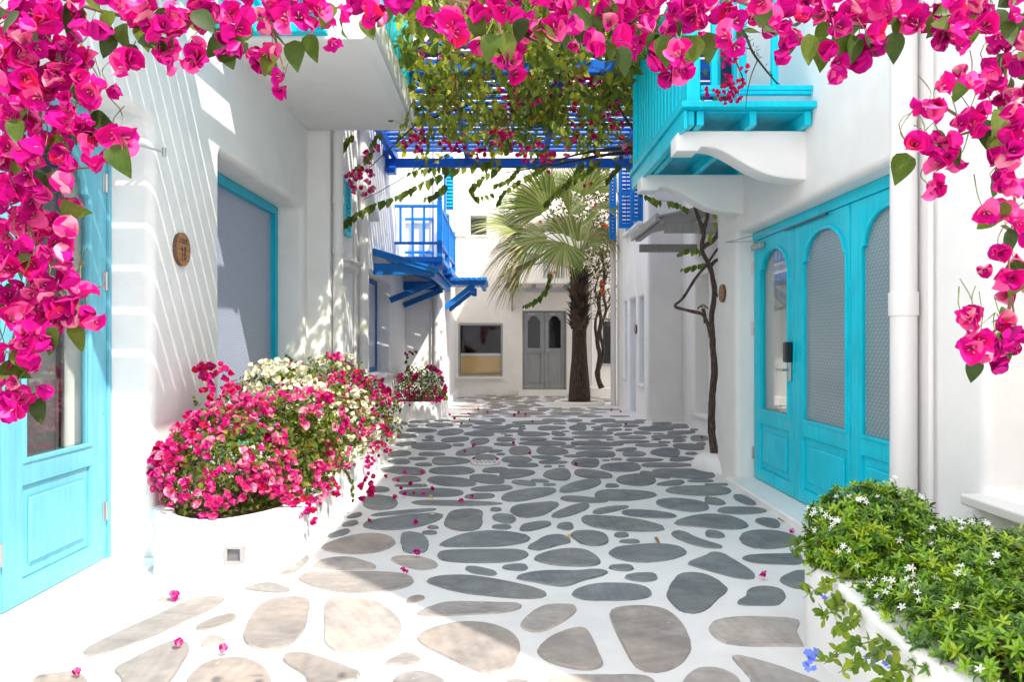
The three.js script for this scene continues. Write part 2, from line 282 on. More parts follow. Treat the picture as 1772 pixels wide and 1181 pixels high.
Q(1053.9,1062.5,1056.8,1056.6,1077.4,1050.2,1130.2,1050.2,1153.7,1056.6,1174.2,1071.3,1191.8,1097.7,1196.2,1118.2,1191.8,1132.9,1171.3,1153.5,1147.8,1161.7,1118.5,1161.7,1100.9,1153.5,1086.2,1132.9,1068.6,1100.6,1056.8,1074.2);
Q(1153.1,1033.1,1155.1,1019.9,1162.5,1006.7,1177.2,993.5,1194.8,991.2,1218.2,993.5,1241.7,1003.8,1253.5,1012.6,1260.8,1019.9,1253.5,1030.2,1241.7,1039,1230,1050.7,1215.3,1059.5,1197.7,1062.5,1180.1,1059.5,1165.4,1049.3);
Q(1225.6,1088.9,1230,1078.6,1247.6,1071.9,1282.8,1068.4,1326.8,1068.9,1370.8,1071.9,1382.6,1074.2,1379.6,1091.8,1385.5,1106.5,1389.9,1118.8,1356.2,1118.2,1297.5,1118.2,1253.5,1113,1232.9,1100.6);
Q(1265.2,1135.8,1271.1,1134.4,1312.1,1143.2,1356.2,1156.4,1394.3,1171.1,1417.8,1181,1429.5,1194.5,1312.1,1194.5,1294.5,1171.1,1274,1147.6);
Q(1179.5,1181,1188.9,1168.1,1212.4,1156.4,1238.8,1156.4,1265.2,1165.2,1282.8,1181,1276.9,1197.5,1183,1197.5);
Q(1274.6,1041.9,1288.7,1033.1,1291.6,1022.9,1306.3,1016.4,1329.8,1015.5,1350.3,1019.9,1359.7,1028.7,1356.2,1041.9,1344.4,1048.4,1312.1,1049.3,1276.9,1047.2);
Q(1188.9,975.9,1194.8,971.5,1218.2,962.7,1232.9,956,1247.6,957.4,1271.1,970,1297.5,986.2,1307.7,997.9,1300.4,1003.8,1276.9,1002.3,1247.6,995,1212.4,984.7);
Q(988.5,1028.7,1001.1,1018.5,1030.4,1011.1,1065.6,1009.7,1100.9,1012,1124.3,1019.9,1128.7,1027.3,1124.3,1033.1,1100.9,1038.4,1048,1039.6,1007,1037.5);
Q(1052.4,956.8,1065.6,948,1100.9,943.6,1136.1,941.6,1171.3,945.1,1188.9,953.9,1183,961.2,1153.7,970,1112.6,973,1077.4,969.2,1056.8,961.2);
Q(1278.4,931.9,1285.7,923.1,1306.3,918.1,1338.6,918.7,1370.8,926,1382.6,936.3,1370.8,945.1,1341.5,950.4,1312.1,950.4,1288.7,943.6);
Q(1282.8,967.1,1297.5,961.2,1341.5,959.2,1382.6,959.8,1391.4,968.6,1382.6,978,1341.5,978,1300.4,974.4);
Q(1347.4,1003.8,1359.1,995,1382.6,987.7,1400.2,989.1,1400.2,1018.5,1376.7,1019.9,1356.2,1012.6);
Q(1161,923.1,1171.3,918.7,1186,921.6,1203.6,930.4,1230,939.2,1252,947.4,1244.6,949.5,1218.2,947.4,1188.9,939.2,1168.4,930.4);
Q(1005.5,896.7,1012.8,892.9,1048,893.7,1086.2,896.7,1124.3,904,1150.7,913.4,1144.9,918.1,1100.9,919.3,1048,915.8,1015.8,908.4);
Q(987,924.6,998.1,919.3,1024.6,918.7,1045.1,923.1,1053.3,933.4,1048,940.7,1030.4,944.2,1009.9,941.6,995.2,933.4);
Q(1165.4,905.5,1188.9,895.2,1224.1,889.9,1259.3,892.3,1285.7,901.1,1295.1,909.9,1285.7,915.2,1247.6,915.8,1206.5,911.4,1177.2,909.9);
E(271.7,1033.1,318.6,1044.3);
E(804.2,980.3,861.4,997,-0.5);
E(868.1,976.5,913.9,987.9);
E(739,909.9,759.5,914.9);
E(729.6,919.3,756.6,924.9);
E(641.6,880.5,756,893.5,0.9);
E(599.6,887.3,626.9,898.1,0.6);
E(590.8,901.1,620.2,912.2,0.5);
E(565.9,915.8,606.1,931.3,0.7);
E(850.5,887.9,893.4,906.1,-0.2);
E(847.6,878.8,868.7,885.8);
E(849.9,908.1,885.7,916.3);
E(898.1,901.1,954.7,919.6,0.5);
E(962.6,904,992.8,917.5);
E(953.2,871.7,1020.7,897.6,0.7);
E(711.1,866.5,869.6,876.4,-0.2);
E(1080.3,991.2,1138.1,1007.3);
E(1052.4,976.5,1097,987.9,-0.1);
E(1220,917.8,1255.2,932.2,-0.3);
E(1062.7,921.6,1087.7,929.8);
E(1070.9,934,1107.3,939.8);
E(1024.6,873.8,1089.1,890.2,0.6);
E(1074.4,882.9,1171.3,898.1,-0.4);
E(1240.2,877.6,1326.8,889.9);
E(1305.7,894.6,1350.3,914,-0.4);
E(627,856.8,689,883.8);
E(657.5,807,737.4,822.3,-0.3);
E(646.3,842.6,675.4,852.8);
E(677.8,824.7,729.6,835.5);
E(681.9,838.5,740.8,844);
E(689.4,845.6,803.8,861.3);
E(738.8,824.7,825.1,844,-0.3);
E(741.8,808.1,822.5,822.1);
E(811.9,820.9,873.3,838.3,-0.3);
E(812.9,840.2,887.5,851.7,0.3);
E(802.8,854.4,857,864.7,0.2);
E(833.9,809.1,881,818.8,0.2);
E(746.9,791.2,815,805.6);
E(717.5,801.6,748.5,807.5);
E(705.9,791.8,740.8,796.9);
E(670.3,780,712.4,791.2,0.2);
E(670.7,794.9,709.9,804.2);
E(723.6,782.7,771.3,790.2);
E(711.4,766,782.9,779);
E(782.9,768,803.8,772.5);
E(788,772.5,852.6,789.8,0.5);
E(814,757.9,847.5,770.5,0.2);
E(762.8,756.3,812.5,765.8,0.3);
E(756.1,742.4,802.8,754.2,0.3);
E(801.8,747.7,856.2,755.8,-0.2);
E(845.5,778.6,870.4,783.7,0.3);
E(858.7,784.7,874.9,788.2);
E(820.1,786.7,859.7,797.7);
E(880.6,773.1,919.6,788.2);
E(858.3,756.7,892.4,765);
E(854,766.8,893.2,772.1,-0.3);
E(702.2,741.6,756.7,749.1);
E(681.9,750.6,721.9,759.7);
E(735.1,754.2,751.4,759.9);
E(684.3,763.8,721.5,772.9,0.5);
E(729.2,760.9,753,764);
E(818,743.7,907,749.5);
E(864.8,750.8,876.9,752.2);
E(871.9,752.8,888.1,755.6);
E(894.9,747.1,952.8,755.8);
E(898.6,757.9,947,763);
E(896.6,763.8,979.9,771.3);
E(953.9,746.7,979.3,755.8,-0.3);
E(954.5,757.5,993.5,762.3,-0.3);
E(988.4,746.5,1062.2,753.4);
E(989.4,754.6,1062.2,759.9);
E(987,764,1080,773.1,-0.3);
E(969.3,770.5,996.1,775.6,0.2);
E(928.1,772.9,984.7,789,-0.2);
E(993.1,773.9,1061.5,778.8);
E(996.1,780,1065.2,792.4,-0.1);
E(974.2,787.3,1011.4,792);
E(917.9,788.8,971.3,796.1,-0.4);
E(931.1,797.3,983.5,803.6);
E(940.3,805.8,955.5,808.9);
E(965.2,805.8,978.9,808.7);
E(988,792.8,1037.4,809.9);
E(1017.5,761.5,1040.4,764.8,-0.3);
E(1048.5,760.5,1063.6,762.8);
E(1062.2,748.1,1095.3,754.8,0.4);
E(1095.1,746.7,1128.2,752.8,-0.2);
E(1069.3,754.8,1119.7,761.1);
E(1056.7,763,1124.7,768,0.3);
E(1024.6,743,1044.5,745.1);
E(1129.2,750.2,1148.5,751.8);
E(1126.2,753,1189.5,759.9);
E(1153.6,745.1,1204.4,752.8,0.2);
E(1126.6,760.5,1144.4,762.8);
E(1137.9,764,1160.3,767.4);
E(1097.7,767.6,1157,774.1);
E(1163.3,759.7,1187.1,766,0.2);
E(1194.2,753.8,1225.7,764.4);
E(1163.7,767.4,1219.2,779.6,-0.3);
E(1203,766,1221.6,771.5);
E(1064.2,774.9,1102.4,782.1,0.4);
E(1076.4,781.2,1118,791);
E(1124.1,775.6,1176.9,792);
E(1184.7,782.7,1207.4,787.9);
E(1082.9,792.8,1148.5,799.7);
E(1157.6,790.8,1201.3,799.1,0.2);
E(1056.1,793.6,1075.8,797.1);
E(1041.8,796.1,1056.1,798.1);
E(1037.8,800.5,1109.1,817);
E(1108.5,801,1199.7,809.1);
E(1126.8,810.5,1237.9,829.4,-0.3);
E(1106.9,815.6,1159.7,829,-0.8);
E(1065.8,819.8,1134.9,841.6);
E(993.1,812.5,1060.5,829.4,-0.4);
E(939.2,810.5,987.6,831.8);
E(863.7,810.5,926.6,829,0.2);
E(884.8,831,928.1,841.2,-0.4);
E(917.9,830.2,950.6,835.1,-0.2);
E(939.6,836.9,963.2,840.8);
E(967.1,829,1040.4,853.8,0.6);
E(1046.5,837.5,1071.7,844.2);
E(1028,846.7,1137.3,868);
E(866.7,842.6,963,869,0.5);
E(968.1,858.9,1053,871.7,-0.4);
E(1135.3,831.4,1184.5,841.8,0.4);
E(867.1,790.2,921,802);
E(877.3,802,932.5,809.1);
E(1150.7,840.6,1265.8,858.3);
E(1218.3,861.1,1256,875.1,-0.3);
E(1268.1,855.9,1307.8,874.5,-0.6);
E(1133.9,862,1227.6,886.3,-0.3);
E(1201.5,808.6,1219.2,813);
E(1188.5,830.4,1235.6,835);
E(1218.3,836.9,1261.7,840.6);
E(701.8,723.3,743.3,727.1);
E(707.7,727.6,744.1,733.8);
E(735.6,732.1,785.1,740.3);
E(705.2,734.8,725.2,740.3);
E(690.8,730.9,706,736.9);
E(751.7,726.7,780.5,730.4);
E(778.8,727.6,841.5,732.6);
E(794.1,733.8,818.6,740.3,0.3);
E(820.3,730.9,869.4,736);
E(816.1,736.9,885.5,743);
E(848.2,723.8,875.3,730.9,-0.2);
E(885.8,728.4,954.9,734.8);
E(874.5,734.3,910,739.9,-0.3);
E(896.5,740.8,910.9,744);
E(937.6,725,980.8,731.3,-0.2);
E(980.8,725.5,1008.2,730.9);
E(996.9,731.8,1031.1,736,-0.2);
E(1021.4,725,1065.4,732,0.2);
E(1058.7,728.4,1116.2,734,-0.2);
E(1038.3,733,1077.6,740.3);
E(1078.1,735.2,1106.1,740.3,0.2);
E(984.2,734.8,1015.2,746.2);
E(1022.3,737.7,1044.3,742.5);
E(930,737.2,979.6,745,0.1);
E(956.2,732.3,980.3,734.8);
E(1127.2,731.3,1162.8,735.2);
E(1161.1,733.8,1189.9,738.2);
E(1124.7,735.7,1192.4,741.9,-0.2);
E(1102.7,738.9,1166.2,747,-0.2);
E(1049.3,741.8,1076.9,746.5,0.2);
E(1080.3,742.8,1094.6,746);
E(1193.2,742.5,1208.5,745.7);
E(1097.9,726.4,1119.3,729.1);
E(970.6,746.2,985.9,747.9);// the far courtyard: rows of long flat stones
{
  let d = 12.95;
  while (d < 18.05) {
    const depth = rr(0.16, 0.34); let x = -1.15 + rr(-0.3, 0.1) - (d < 13.6 ? 0 : 0);
    while (x < 2.25) {
      const w = rr(0.2, 0.85), hh = depth * rr(0.55, 1); const cx = x + w / 2, cd = d + depth / 2 + rr(-0.03, 0.03);
      const palm = Math.hypot(cx - 1.57, cd - 15.6) < 0.75 + w * 0.3;
      if (!palm && cx + w / 2 < (cd > 15.8 ? 2.7 : 2.28) && cx - w / 2 > (cd > 14.1 ? -1.12 : -0.98)) {
        const P = [], n = 12, e = rr(-0.3, 0.3), sd = rnd() * 50; for (let i = 0; i < n; i++) { const t = i / n * Math.PI * 2; P.push(V(cx + Math.cos(t) * w / 2, 0, -(cd + Math.sin(t) * hh / 2 * (1 + e * Math.cos(t)) * (1 + N3(Math.cos(t) + sd, Math.sin(t), sd) * 0.2)))); }
        layStone(P, 2);
      }
      x += w + rr(0.06, 0.13);
    }
    d += depth + 0.055;
  }
}
// drain cover, set in the paving on the left of the alley
{
  const dc = thing('drain_cover', 'round white slotted drain cover set into the paving between grey stones', 'drain cover', null, onGround(839.7, 802));
  mesh('lid', new THREE.LatheGeometry([[0, 0.012], [0.13, 0.012], [0.142, 0.009], [0.15, -0.004]].map(([x, y]) => new THREE.Vector2(x, y)), 40), M.white, dc);
  for (let i = -2; i <= 2; i++) for (let j = -1; j <= 1; j++) { const g = new RoundedBoxGeometry(0.028, 0.004, 0.014, 1, 0.002); g.translate(i * 0.045 + j * 0.012, 0.0125, j * 0.05); mesh('slot', g, M.black, dc); }
  const ring = new THREE.TorusGeometry(0.153, 0.005, 6, 40); ring.rotateX(Math.PI / 2); mesh('rim', ring, M.grey, dc);
}
// ---------------------------------------------------------------- doors with arched glass, shared by several houses
// outline of an arched light: straight sides, a small shoulder, then a round head. u along the door, v height
function archPath(a, b, v0, vs, vt, Cls = THREE.Path) {
  const p = new Cls(); p.isPath = true; const sh = 0.035, c = (a + b) / 2, r = (b - a) / 2 - sh, k = vt - vs - sh;
  p.moveTo(a, v0); p.lineTo(b, v0); p.lineTo(b, vs); p.lineTo(b - sh * 0.4, vs + 0.012); p.lineTo(b - sh, vs + sh * 0.5);
  p.bezierCurveTo(b - sh, vs + k * 0.45, c + r * 0.72, vt, c, vt); p.bezierCurveTo(c - r * 0.72, vt, a + sh, vs + k * 0.45, a + sh, vs + sh * 0.5);
  p.lineTo(a + sh * 0.4, vs + 0.012); p.lineTo(a, vs); return p;
}
function meanderTexture(bg, fg, mid) {
  const n = 256, c = document.createElement('canvas'); c.width = c.height = n; const x = c.getContext('2d'); x.fillStyle = bg; x.fillRect(0, 0, n, n);
  x.lineWidth = 13; x.lineCap = 'butt'; x.lineJoin = 'miter';
  for (let q = 0; q < 2; q++) { x.strokeStyle = q ? fg : mid;
    for (let i = -1; i < 5; i++) for (let j = -1; j < 5; j++) { const ox = i * 64 + (q ? 0 : 3), oy = j * 64 + (q ? 0 : 3); x.beginPath(); x.moveTo(ox, oy + 8); x.lineTo(ox + 44, oy + 8); x.lineTo(ox + 44, oy + 40); x.lineTo(ox + 20, oy + 40); x.lineTo(ox + 20, oy + 24); x.moveTo(ox + 8, oy + 20); x.lineTo(ox + 8, oy + 56); x.lineTo(ox + 60, oy + 56); x.lineTo(ox + 60, oy + 20); x.stroke(); } }
  const t = new THREE.CanvasTexture(c); t.colorSpace = THREE.SRGBColorSpace; t.wrapS = t.wrapT = THREE.RepeatWrapping; return t;
}
const meander = meanderTexture('#5d7484', '#9db2b8', '#4c6070'); meander.repeat.set(7.5, 7.5); meander.rotation = 0.785;
const meanderL = meanderTexture('#5f6f9c', '#c9d2e2', '#4a5889'); meanderL.repeat.set(9, 9); meanderL.rotation = 0.785;
M.film = new THREE.MeshPhysicalMaterial({ color: lin(0.9, 0.9, 0.9), map: meander, roughness: 0.5, clearcoat: 0.35, clearcoatRoughness: 0.12 });
M.filmL = new THREE.MeshPhysicalMaterial({ color: lin(0.82, 0.82, 0.85), map: meanderL, roughness: 0.5, clearcoat: 0.25, clearcoatRoughness: 0.12 });

// one leaf of a panelled door in a wall along the alley; X is its street face, out = +1 towards +x
function doorLeaf(parent, X, out, d0, d1, y0, y1, gl, mat, paneMat, opt = {}) {
  const [g0, g1, v0, vs, vt] = gl, th = 0.045, S = (t) => X - out * t;
  const s = new THREE.Shape(rect(d0 + 0.003, d1 - 0.003, y0, y1).map(([u, v]) => new THREE.Vector2(u, v)));
  s.holes.push(archPath(g0, g1, v0, vs, vt));
  const p0 = y0 + 0.11, p1 = v0 - 0.13, pu0 = g0 - 0.015, pu1 = g1 + 0.015;
  s.holes.push(new THREE.Path(rect(pu0, pu1, p0, p1).map(([u, v]) => new THREE.Vector2(u, v))));
  const leaf = mesh(opt.name || 'door_leaf', layWall('x', X, out, s, th, 0.007, 2), mat, parent);
  // bead round the glass
  const b = archPath(g0 - 0.018, g1 + 0.018, v0 - 0.018, vs + 0.002, vt + 0.02, THREE.Shape); b.holes.push(archPath(g0 + 0.006, g1 - 0.006, v0 + 0.006, vs - 0.004, vt - 0.008));
  mesh('glazing_bead', layWall('x', X + out * 0.009, out, b, 0.022, 0.005, 2), mat, leaf);
  // raised field of the lower panel
  mesh('panel', layWall('x', S(0.018), out, new THREE.Shape(rect(pu0 + 0.002, pu1 - 0.002, p0 + 0.002, p1 - 0.002).map(([u, v]) => new THREE.Vector2(u, v))), 0.016, 0.004, 1), mat, leaf);
  mesh('panel_field', layWall('x', S(0.004), out, new THREE.Shape(rect(pu0 + 0.06, pu1 - 0.06, p0 + 0.06, p1 - 0.06).map(([u, v]) => new THREE.Vector2(u, v))), 0.016, 0.012, 1), mat, leaf);
  const ps = archPath(g0 - 0.01, g1 + 0.01, v0 - 0.01, vs, vt + 0.008, THREE.Shape);
  mesh('pane', layWall('x', S(0.022), out, ps, 0.006, 0, 1, 14), paneMat, leaf);
  return leaf;
}
function hinge(leaf, X, out, d, y) {
  const g = new THREE.CylinderGeometry(0.009, 0.009, 0.11, 10); g.translate(X + out * 0.008, y, -d);
  mesh('hinge', merge([g, box(X, X + out * 0.004, y - 0.055, y + 0.055, d - 0.03, d, 0.001)]), M.steel, leaf);
}
// hanging curtain with folds in a plane along the alley
function curtainX(X, d0, d1, y0, y1, amp, waves) {
  const n = Math.ceil((d1 - d0) * 70), pos = [], idx = [];
  for (let i = 0; i <= n; i++) for (let j = 0; j <= 6; j++) { const d = d0 + (d1 - d0) * i / n, y = y0 + (y1 - y0) * j / 6, w = d * waves; pos.push(X + Math.sin(w + Math.sin(w * 0.37) * 1.3) * amp * (1.1 - j * 0.05), y, -d); }
  for (let i = 0; i < n; i++) for (let j = 0; j < 6; j++) { const a = i * 7 + j; idx.push(a, a + 7, a + 1, a + 1, a + 7, a + 8); }
  const g = new THREE.BufferGeometry(); g.setAttribute('position', new THREE.Float32BufferAttribute(pos, 3)); g.setIndex(idx); g.computeVertexNormals(); return boxUV(g);
}
function pipeX(parent, x, d, r, y0, y1, collars, mat = M.pipe) {
  const g = new THREE.CylinderGeometry(r, r, y1 - y0, 24); g.translate(x, (y0 + y1) / 2, -d);
  const p = mesh('drain_pipe', boxUV(g), mat, parent);
  for (const [y, h] of collars) { const pr = [[r * 1.0, -h / 2], [r * 1.12, -h / 2 + 0.004], [r * 1.12, h / 2 - 0.004], [r, h / 2]].map(([a, b]) => new THREE.Vector2(a, b)); const c = new THREE.LatheGeometry(pr, 24); c.translate(x, y, -d); mesh('pipe_collar', c, mat, p); }
  return p;
}

// ---------------------------------------------------------------- left near house (turquoise door, patterned window, white balcony slab)
{
  const h = thing('white_house', 'white plaster house on the left with pale turquoise glazed door and patterned window', 'house');
  const F = -2.1;
  mesh('wall', slab('x', F, 1, rect(-4, 8.05, -0.6, 5.8), [roundRect(2.2, 4.5, -0.2, 2.62, 0, 0.1), roundRect(5.56, 7.87, 0.35, 2.71, 0.05, 0.06)], 0.55, 0.06, 5), M.plaster, h);  // stretch behind the camera is added to hold off sky light
  mesh('wall', slab('d', 8.03, 1, rect(-7, F, -0.6, 5.8), [], 0.3, 0.02), M.plaster, h);
  mesh('back_wall', box(-7, -6.8, -0.1, 5.8, -4, 8), M.plaster, h);
  mesh('added_sky_blocker', box(F - 0.05, 6, -0.1, 5.8, -5.2, -4.6), M.plaster, h);  // added wall behind the camera, cuts sky light on the near alley
  mesh('side_wall', box(-7, F - 0.05, -0.1, 5.8, -4.2, -3.99), M.plaster, h);
  mesh('roof', box(-7, F - 0.01, 5.8, 6.0, -4.2, 8.05), M.plaster, h);
  mesh('room_floor', box(-6.8, -2.4, -0.05, 0.002, -3.9, 8), M.greyLight, h);
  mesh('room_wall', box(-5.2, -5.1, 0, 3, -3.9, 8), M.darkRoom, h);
  mesh('ceiling', box(-6.8, -2.65, 2.95, 3.0, -3.9, 8), M.white, h);
  mesh('partition', box(-5.1, -2.55, 0, 2.95, 4.75, 4.85), M.curtain, h);
  mesh('door_sill', box(-2.42, -2.02, -0.05, 0.012, 2.21, 4.49, 0.01, 2), M.plaster, h);
  // door: two leaves seen plus their frame
  const X = -2.36;
  M.turqL = M.turqFaded;
  for (const [d0, d1] of [[3.54, 4.47], [2.6, 3.535]]) {
    const leaf = doorLeaf(h, X, 1, d0, d1, 0.018, 2.53, [d0 + 0.165, d1 - 0.185, 0.72, 2.12, 2.40], M.turqL, M.glass, { name: 'door_leaf' });
    for (const y of [0.3, 1.66, 2.24]) hinge(leaf, X, 1, d1 - 0.02, y);
    if (d0 > 3) {                                    // closer arm standing out at the head of the door
      const a = V(-2.33, 2.47, -4.1), b = V(-2.02, 2.43, -4.47), c = V(-2.335, 2.50, -4.2);
      mesh('door_closer', merge([bar(a, b, 0.022, 0.008), bar(c, b, 0.014, 0.008), box(-2.36, -2.3, 2.45, 2.51, 4.02, 4.26, 0.01), (() => { const g = new THREE.CylinderGeometry(0.013, 0.013, 0.05, 12); g.translate(b.x, b.y, b.z); return g; })()]), M.alu, leaf);
    }
  }
  mesh('door_frame', merge([box(-2.43, -2.345, 2.535, 2.615, 2.6, 4.495, 0.006), box(-2.43, -2.345, 0, 2.533, 4.473, 4.497, 0.004)]), M.turqFaded, h);
  mesh('curtain', curtainX(-2.62, 2.5, 4.5, 0.05, 2.7, 0.035, 34), M.curtain, h);
  mesh('sheer_curtain', curtainX(-2.53, 4.33, 4.62, 0.05, 2.7, 0.02, 30), M.sheer, h);
  // patterned window
  const w = mesh('window', merge([box(-2.45, -2.36, 2.62, 2.705, 5.57, 7.86, 0.008), box(-2.45, -2.36, 0.36, 2.62, 7.775, 7.86, 0.008), box(-2.45, -2.36, 0.36, 2.62, 5.57, 5.64, 0.008), box(-2.45, -2.36, 0.36, 0.45, 5.64, 7.775, 0.008)]), M.turqDark, h);
  mesh('pane', box(-2.425, -2.41, 0.44, 2.63, 5.63, 7.785, 0.001), M.filmL, w);
  // white balcony slab with chamfered lip
  const lip = [[-2.12, 3.56], [-1.06, 3.56], [-0.985, 3.61], [-0.985, 3.86], [-1.03, 3.9], [-2.12, 3.9]];
  const sh = new THREE.Shape(lip.map(([u, v]) => new THREE.Vector2(u, v)));
  const bs = mesh('balcony_slab', boxUV(toCreasedNormals((() => { const g = new THREE.ExtrudeGeometry(sh, { depth: 8.02 - 5.62, bevelEnabled: true, bevelSize: 0.015, bevelThickness: 0.015, bevelOffset: -0.015, bevelSegments: 2 }); g.translate(0, 0, -8.02); return g; })(), 0.6)), M.plaster, h);
  mesh('fascia', box(-0.985, -0.955, 3.64, 3.84, 5.6, 8.03, 0.004), M.white, bs);
  // turquoise board railing on the slab
  for (let d = 5.66; d < 7.98; d += 0.148) mesh('railing_board', box(-1.0, -0.975, 3.86, 4.95, d, d + 0.135, 0.004), M.turq, bs);
  for (const y of [3.99, 4.82]) mesh('rail', box(-1.045, -1.002, y, y + 0.07, 5.62, 8.0, 0.006), M.turq, bs);
  for (const d of [5.63, 6.75, 7.95]) mesh('post', box(-1.06, -0.965, 3.9, 5.08, d - 0.045, d + 0.045, 0.008), M.turq, bs);
  // timber balcony in front of the slab: edge beams, joists and a rail
  const tb = mesh('timber_balcony', merge([box(-2.14, -1.3, 3.565, 3.74, 5.48, 5.57, 0.008), box(-1.42, -1.3, 3.6, 3.76, 4.62, 5.47, 0.008), box(-2.14, -1.3, 3.6, 3.76, 4.62, 4.71, 0.008)]), M.turq, h);
  for (let x = -2.02; x < -1.4; x += 0.21) mesh('joist', box(x, x + 0.05, 3.74, 3.84, 4.6, 5.6, 0.006), M.turq, tb);
  for (let x = -2.05; x < -1.3; x += 0.13) mesh('baluster', box(x, x + 0.035, 3.84, 4.5, 5.5, 5.535, 0.004), M.turq, tb);
  for (const y of [3.86, 4.5]) mesh('rail', box(-2.14, -1.3, y, y + 0.06, 5.485, 5.55, 0.006), M.turq, tb);
  // slatted timber deck over the door (out of the frame; its gaps stripe the wall with light)
  for (let d = 2.84; d < 4.55; d += 0.158) mesh('deck_board', box(-2.14, -0.56, 3.66, 3.69, d, d + 0.135, 0.004), M.turq, h);
  for (const x of [-2.12, -0.64]) mesh('deck_beam', box(x, x + 0.06, 3.52, 3.655, 2.82, 4.6, 0.006), M.turq, h);
}
// ---------------------------------------------------------------- left middle house
{
  const h = thing('white_house', 'narrow white house with two downpipes and dark blue window under a blue slatted canopy', 'house');
  const F = -1.87;
  mesh('wall', slab('x', F, 1, rect(8.066, 14.3, -0.6, 5.5), [roundRect(10.45, 12.35, 0.82, 2.3, 0.03, 0.08)], 0.5, 0.035, 4), M.plaster, h);
  mesh('wall', slab('d', 8.055, 1, rect(-6.5, F - 0.012, -0.6, 5.5), [], 0.3, 0.035, 4), M.plaster, h);
  mesh('roof', box(-6.5, F - 0.02, 5.5, 5.7, 8.06, 14.3), M.plaster, h);
  mesh('back_wall', box(-6.7, -6.5, 0, 5.5, 8.1, 14.3), M.plaster, h);
  const w = mesh('window', merge([box(-2.15, -2.08, 0.83, 2.29, 12.27, 12.35, 0.006), box(-2.15, -2.08, 0.83, 2.29, 10.46, 10.53, 0.006), box(-2.15, -2.08, 2.22, 2.29, 10.53, 12.27, 0.006), box(-2.15, -2.08, 0.83, 0.9, 10.53, 12.27, 0.006)]), M.navy, h);
  mesh('pane', box(-2.12, -2.1, 0.88, 2.24, 10.5, 12.3, 0.001), new THREE.MeshPhysicalMaterial({ color: lin(0.55, 0.58, 0.68), roughness: 0.35, clearcoat: 0.5, clearcoatRoughness: 0.05 }), w);
  mesh('sill', box(-2.2, -1.8, 0.76, 0.815, 10.4, 12.4, 0.01), M.white, w);
  pipeX(h, -1.80, 8.16, 0.056, 0, 5.45, [[2.85, 0.09], [2.3, 0.09], [0.6, 0.09]]);
  pipeX(h, -1.835, 8.32, 0.016, 0, 5.45, [[2.9, 0.03], [1.3, 0.03]]);
  pipeX(h, -1.80, 9.66, 0.056, 0, 5.45, [[2.35, 0.09], [1.2, 0.09], [4.1, 0.09]]);
  pipeX(h, -1.845, 9.32, 0.018, 0, 5.45, [[2.6, 0.03], [3.4, 0.03]]);
  mesh('ledge', merge([box(-1.872, -1.72, 2.22, 2.26, 8.5, 9.22, 0.008), box(-1.872, -1.76, 2.15, 2.222, 8.55, 9.15, 0.008)]), M.white, h);
  mesh('hood', (() => { const g = slab('x', -1.74, 1, [[9.9, 3.35], [10.5, 3.05], [10.5, 2.98], [9.9, 3.28]], [], 0.16, 0.008); return g; })(), M.white, h);
  // pale blue shutter beside the pipe
  const sh = mesh('shutter', merge([box(-1.87, -1.83, 2.55, 3.22, 8.62, 8.68, 0.004), box(-1.87, -1.83, 2.55, 3.22, 8.98, 9.04, 0.004), box(-1.87, -1.83, 2.55, 2.61, 8.68, 8.98, 0.004), box(-1.87, -1.83, 3.16, 3.22, 8.68, 8.98, 0.004)]), M.turq, h);
  for (let y = 2.63; y < 3.14; y += 0.055) { const g = box(-0.018, 0.018, -0.004, 0.004, -0.15, 0.15, 0.001); g.rotateZ(0.6); g.translate(-1.85, y, -8.83); mesh('shutter_slat', g, M.turq, sh); }
  // blue canopy over the window
  const can = mesh('canopy', merge([box(-1.88, -1.02, 2.27, 2.43, 10.8, 10.87, 0.006), box(-1.07, -1.0, 2.24, 2.36, 10.88, 14.05, 0.006), box(-1.88, -1.02, 2.27, 2.43, 14.0, 14.07, 0.006)]), M.blue, h);
  const sl = Math.atan2(0.27, 0.92);
  for (let d = 10.72; d < 14.1; d += 0.15) { const g = box(-0.48, 0.48, 0, 0.025, d, d + 0.13, 0.004); g.rotateZ(-sl); g.translate(-1.43, 2.47, 0); mesh('canopy_slat', g, M.blue, can); }
  for (const d of [12.3, 13.95]) { mesh('bracket', merge([bar(V(-1.86, 1.98, -d), V(-1.14, 2.27, -d), 0.07, 0.1)]), M.navy, can); }
  mesh('rafter', bar(V(-1.9, 2.6, -10.76), V(-0.94, 2.32, -10.76), 0.05, 0.1), M.blue, can);
}
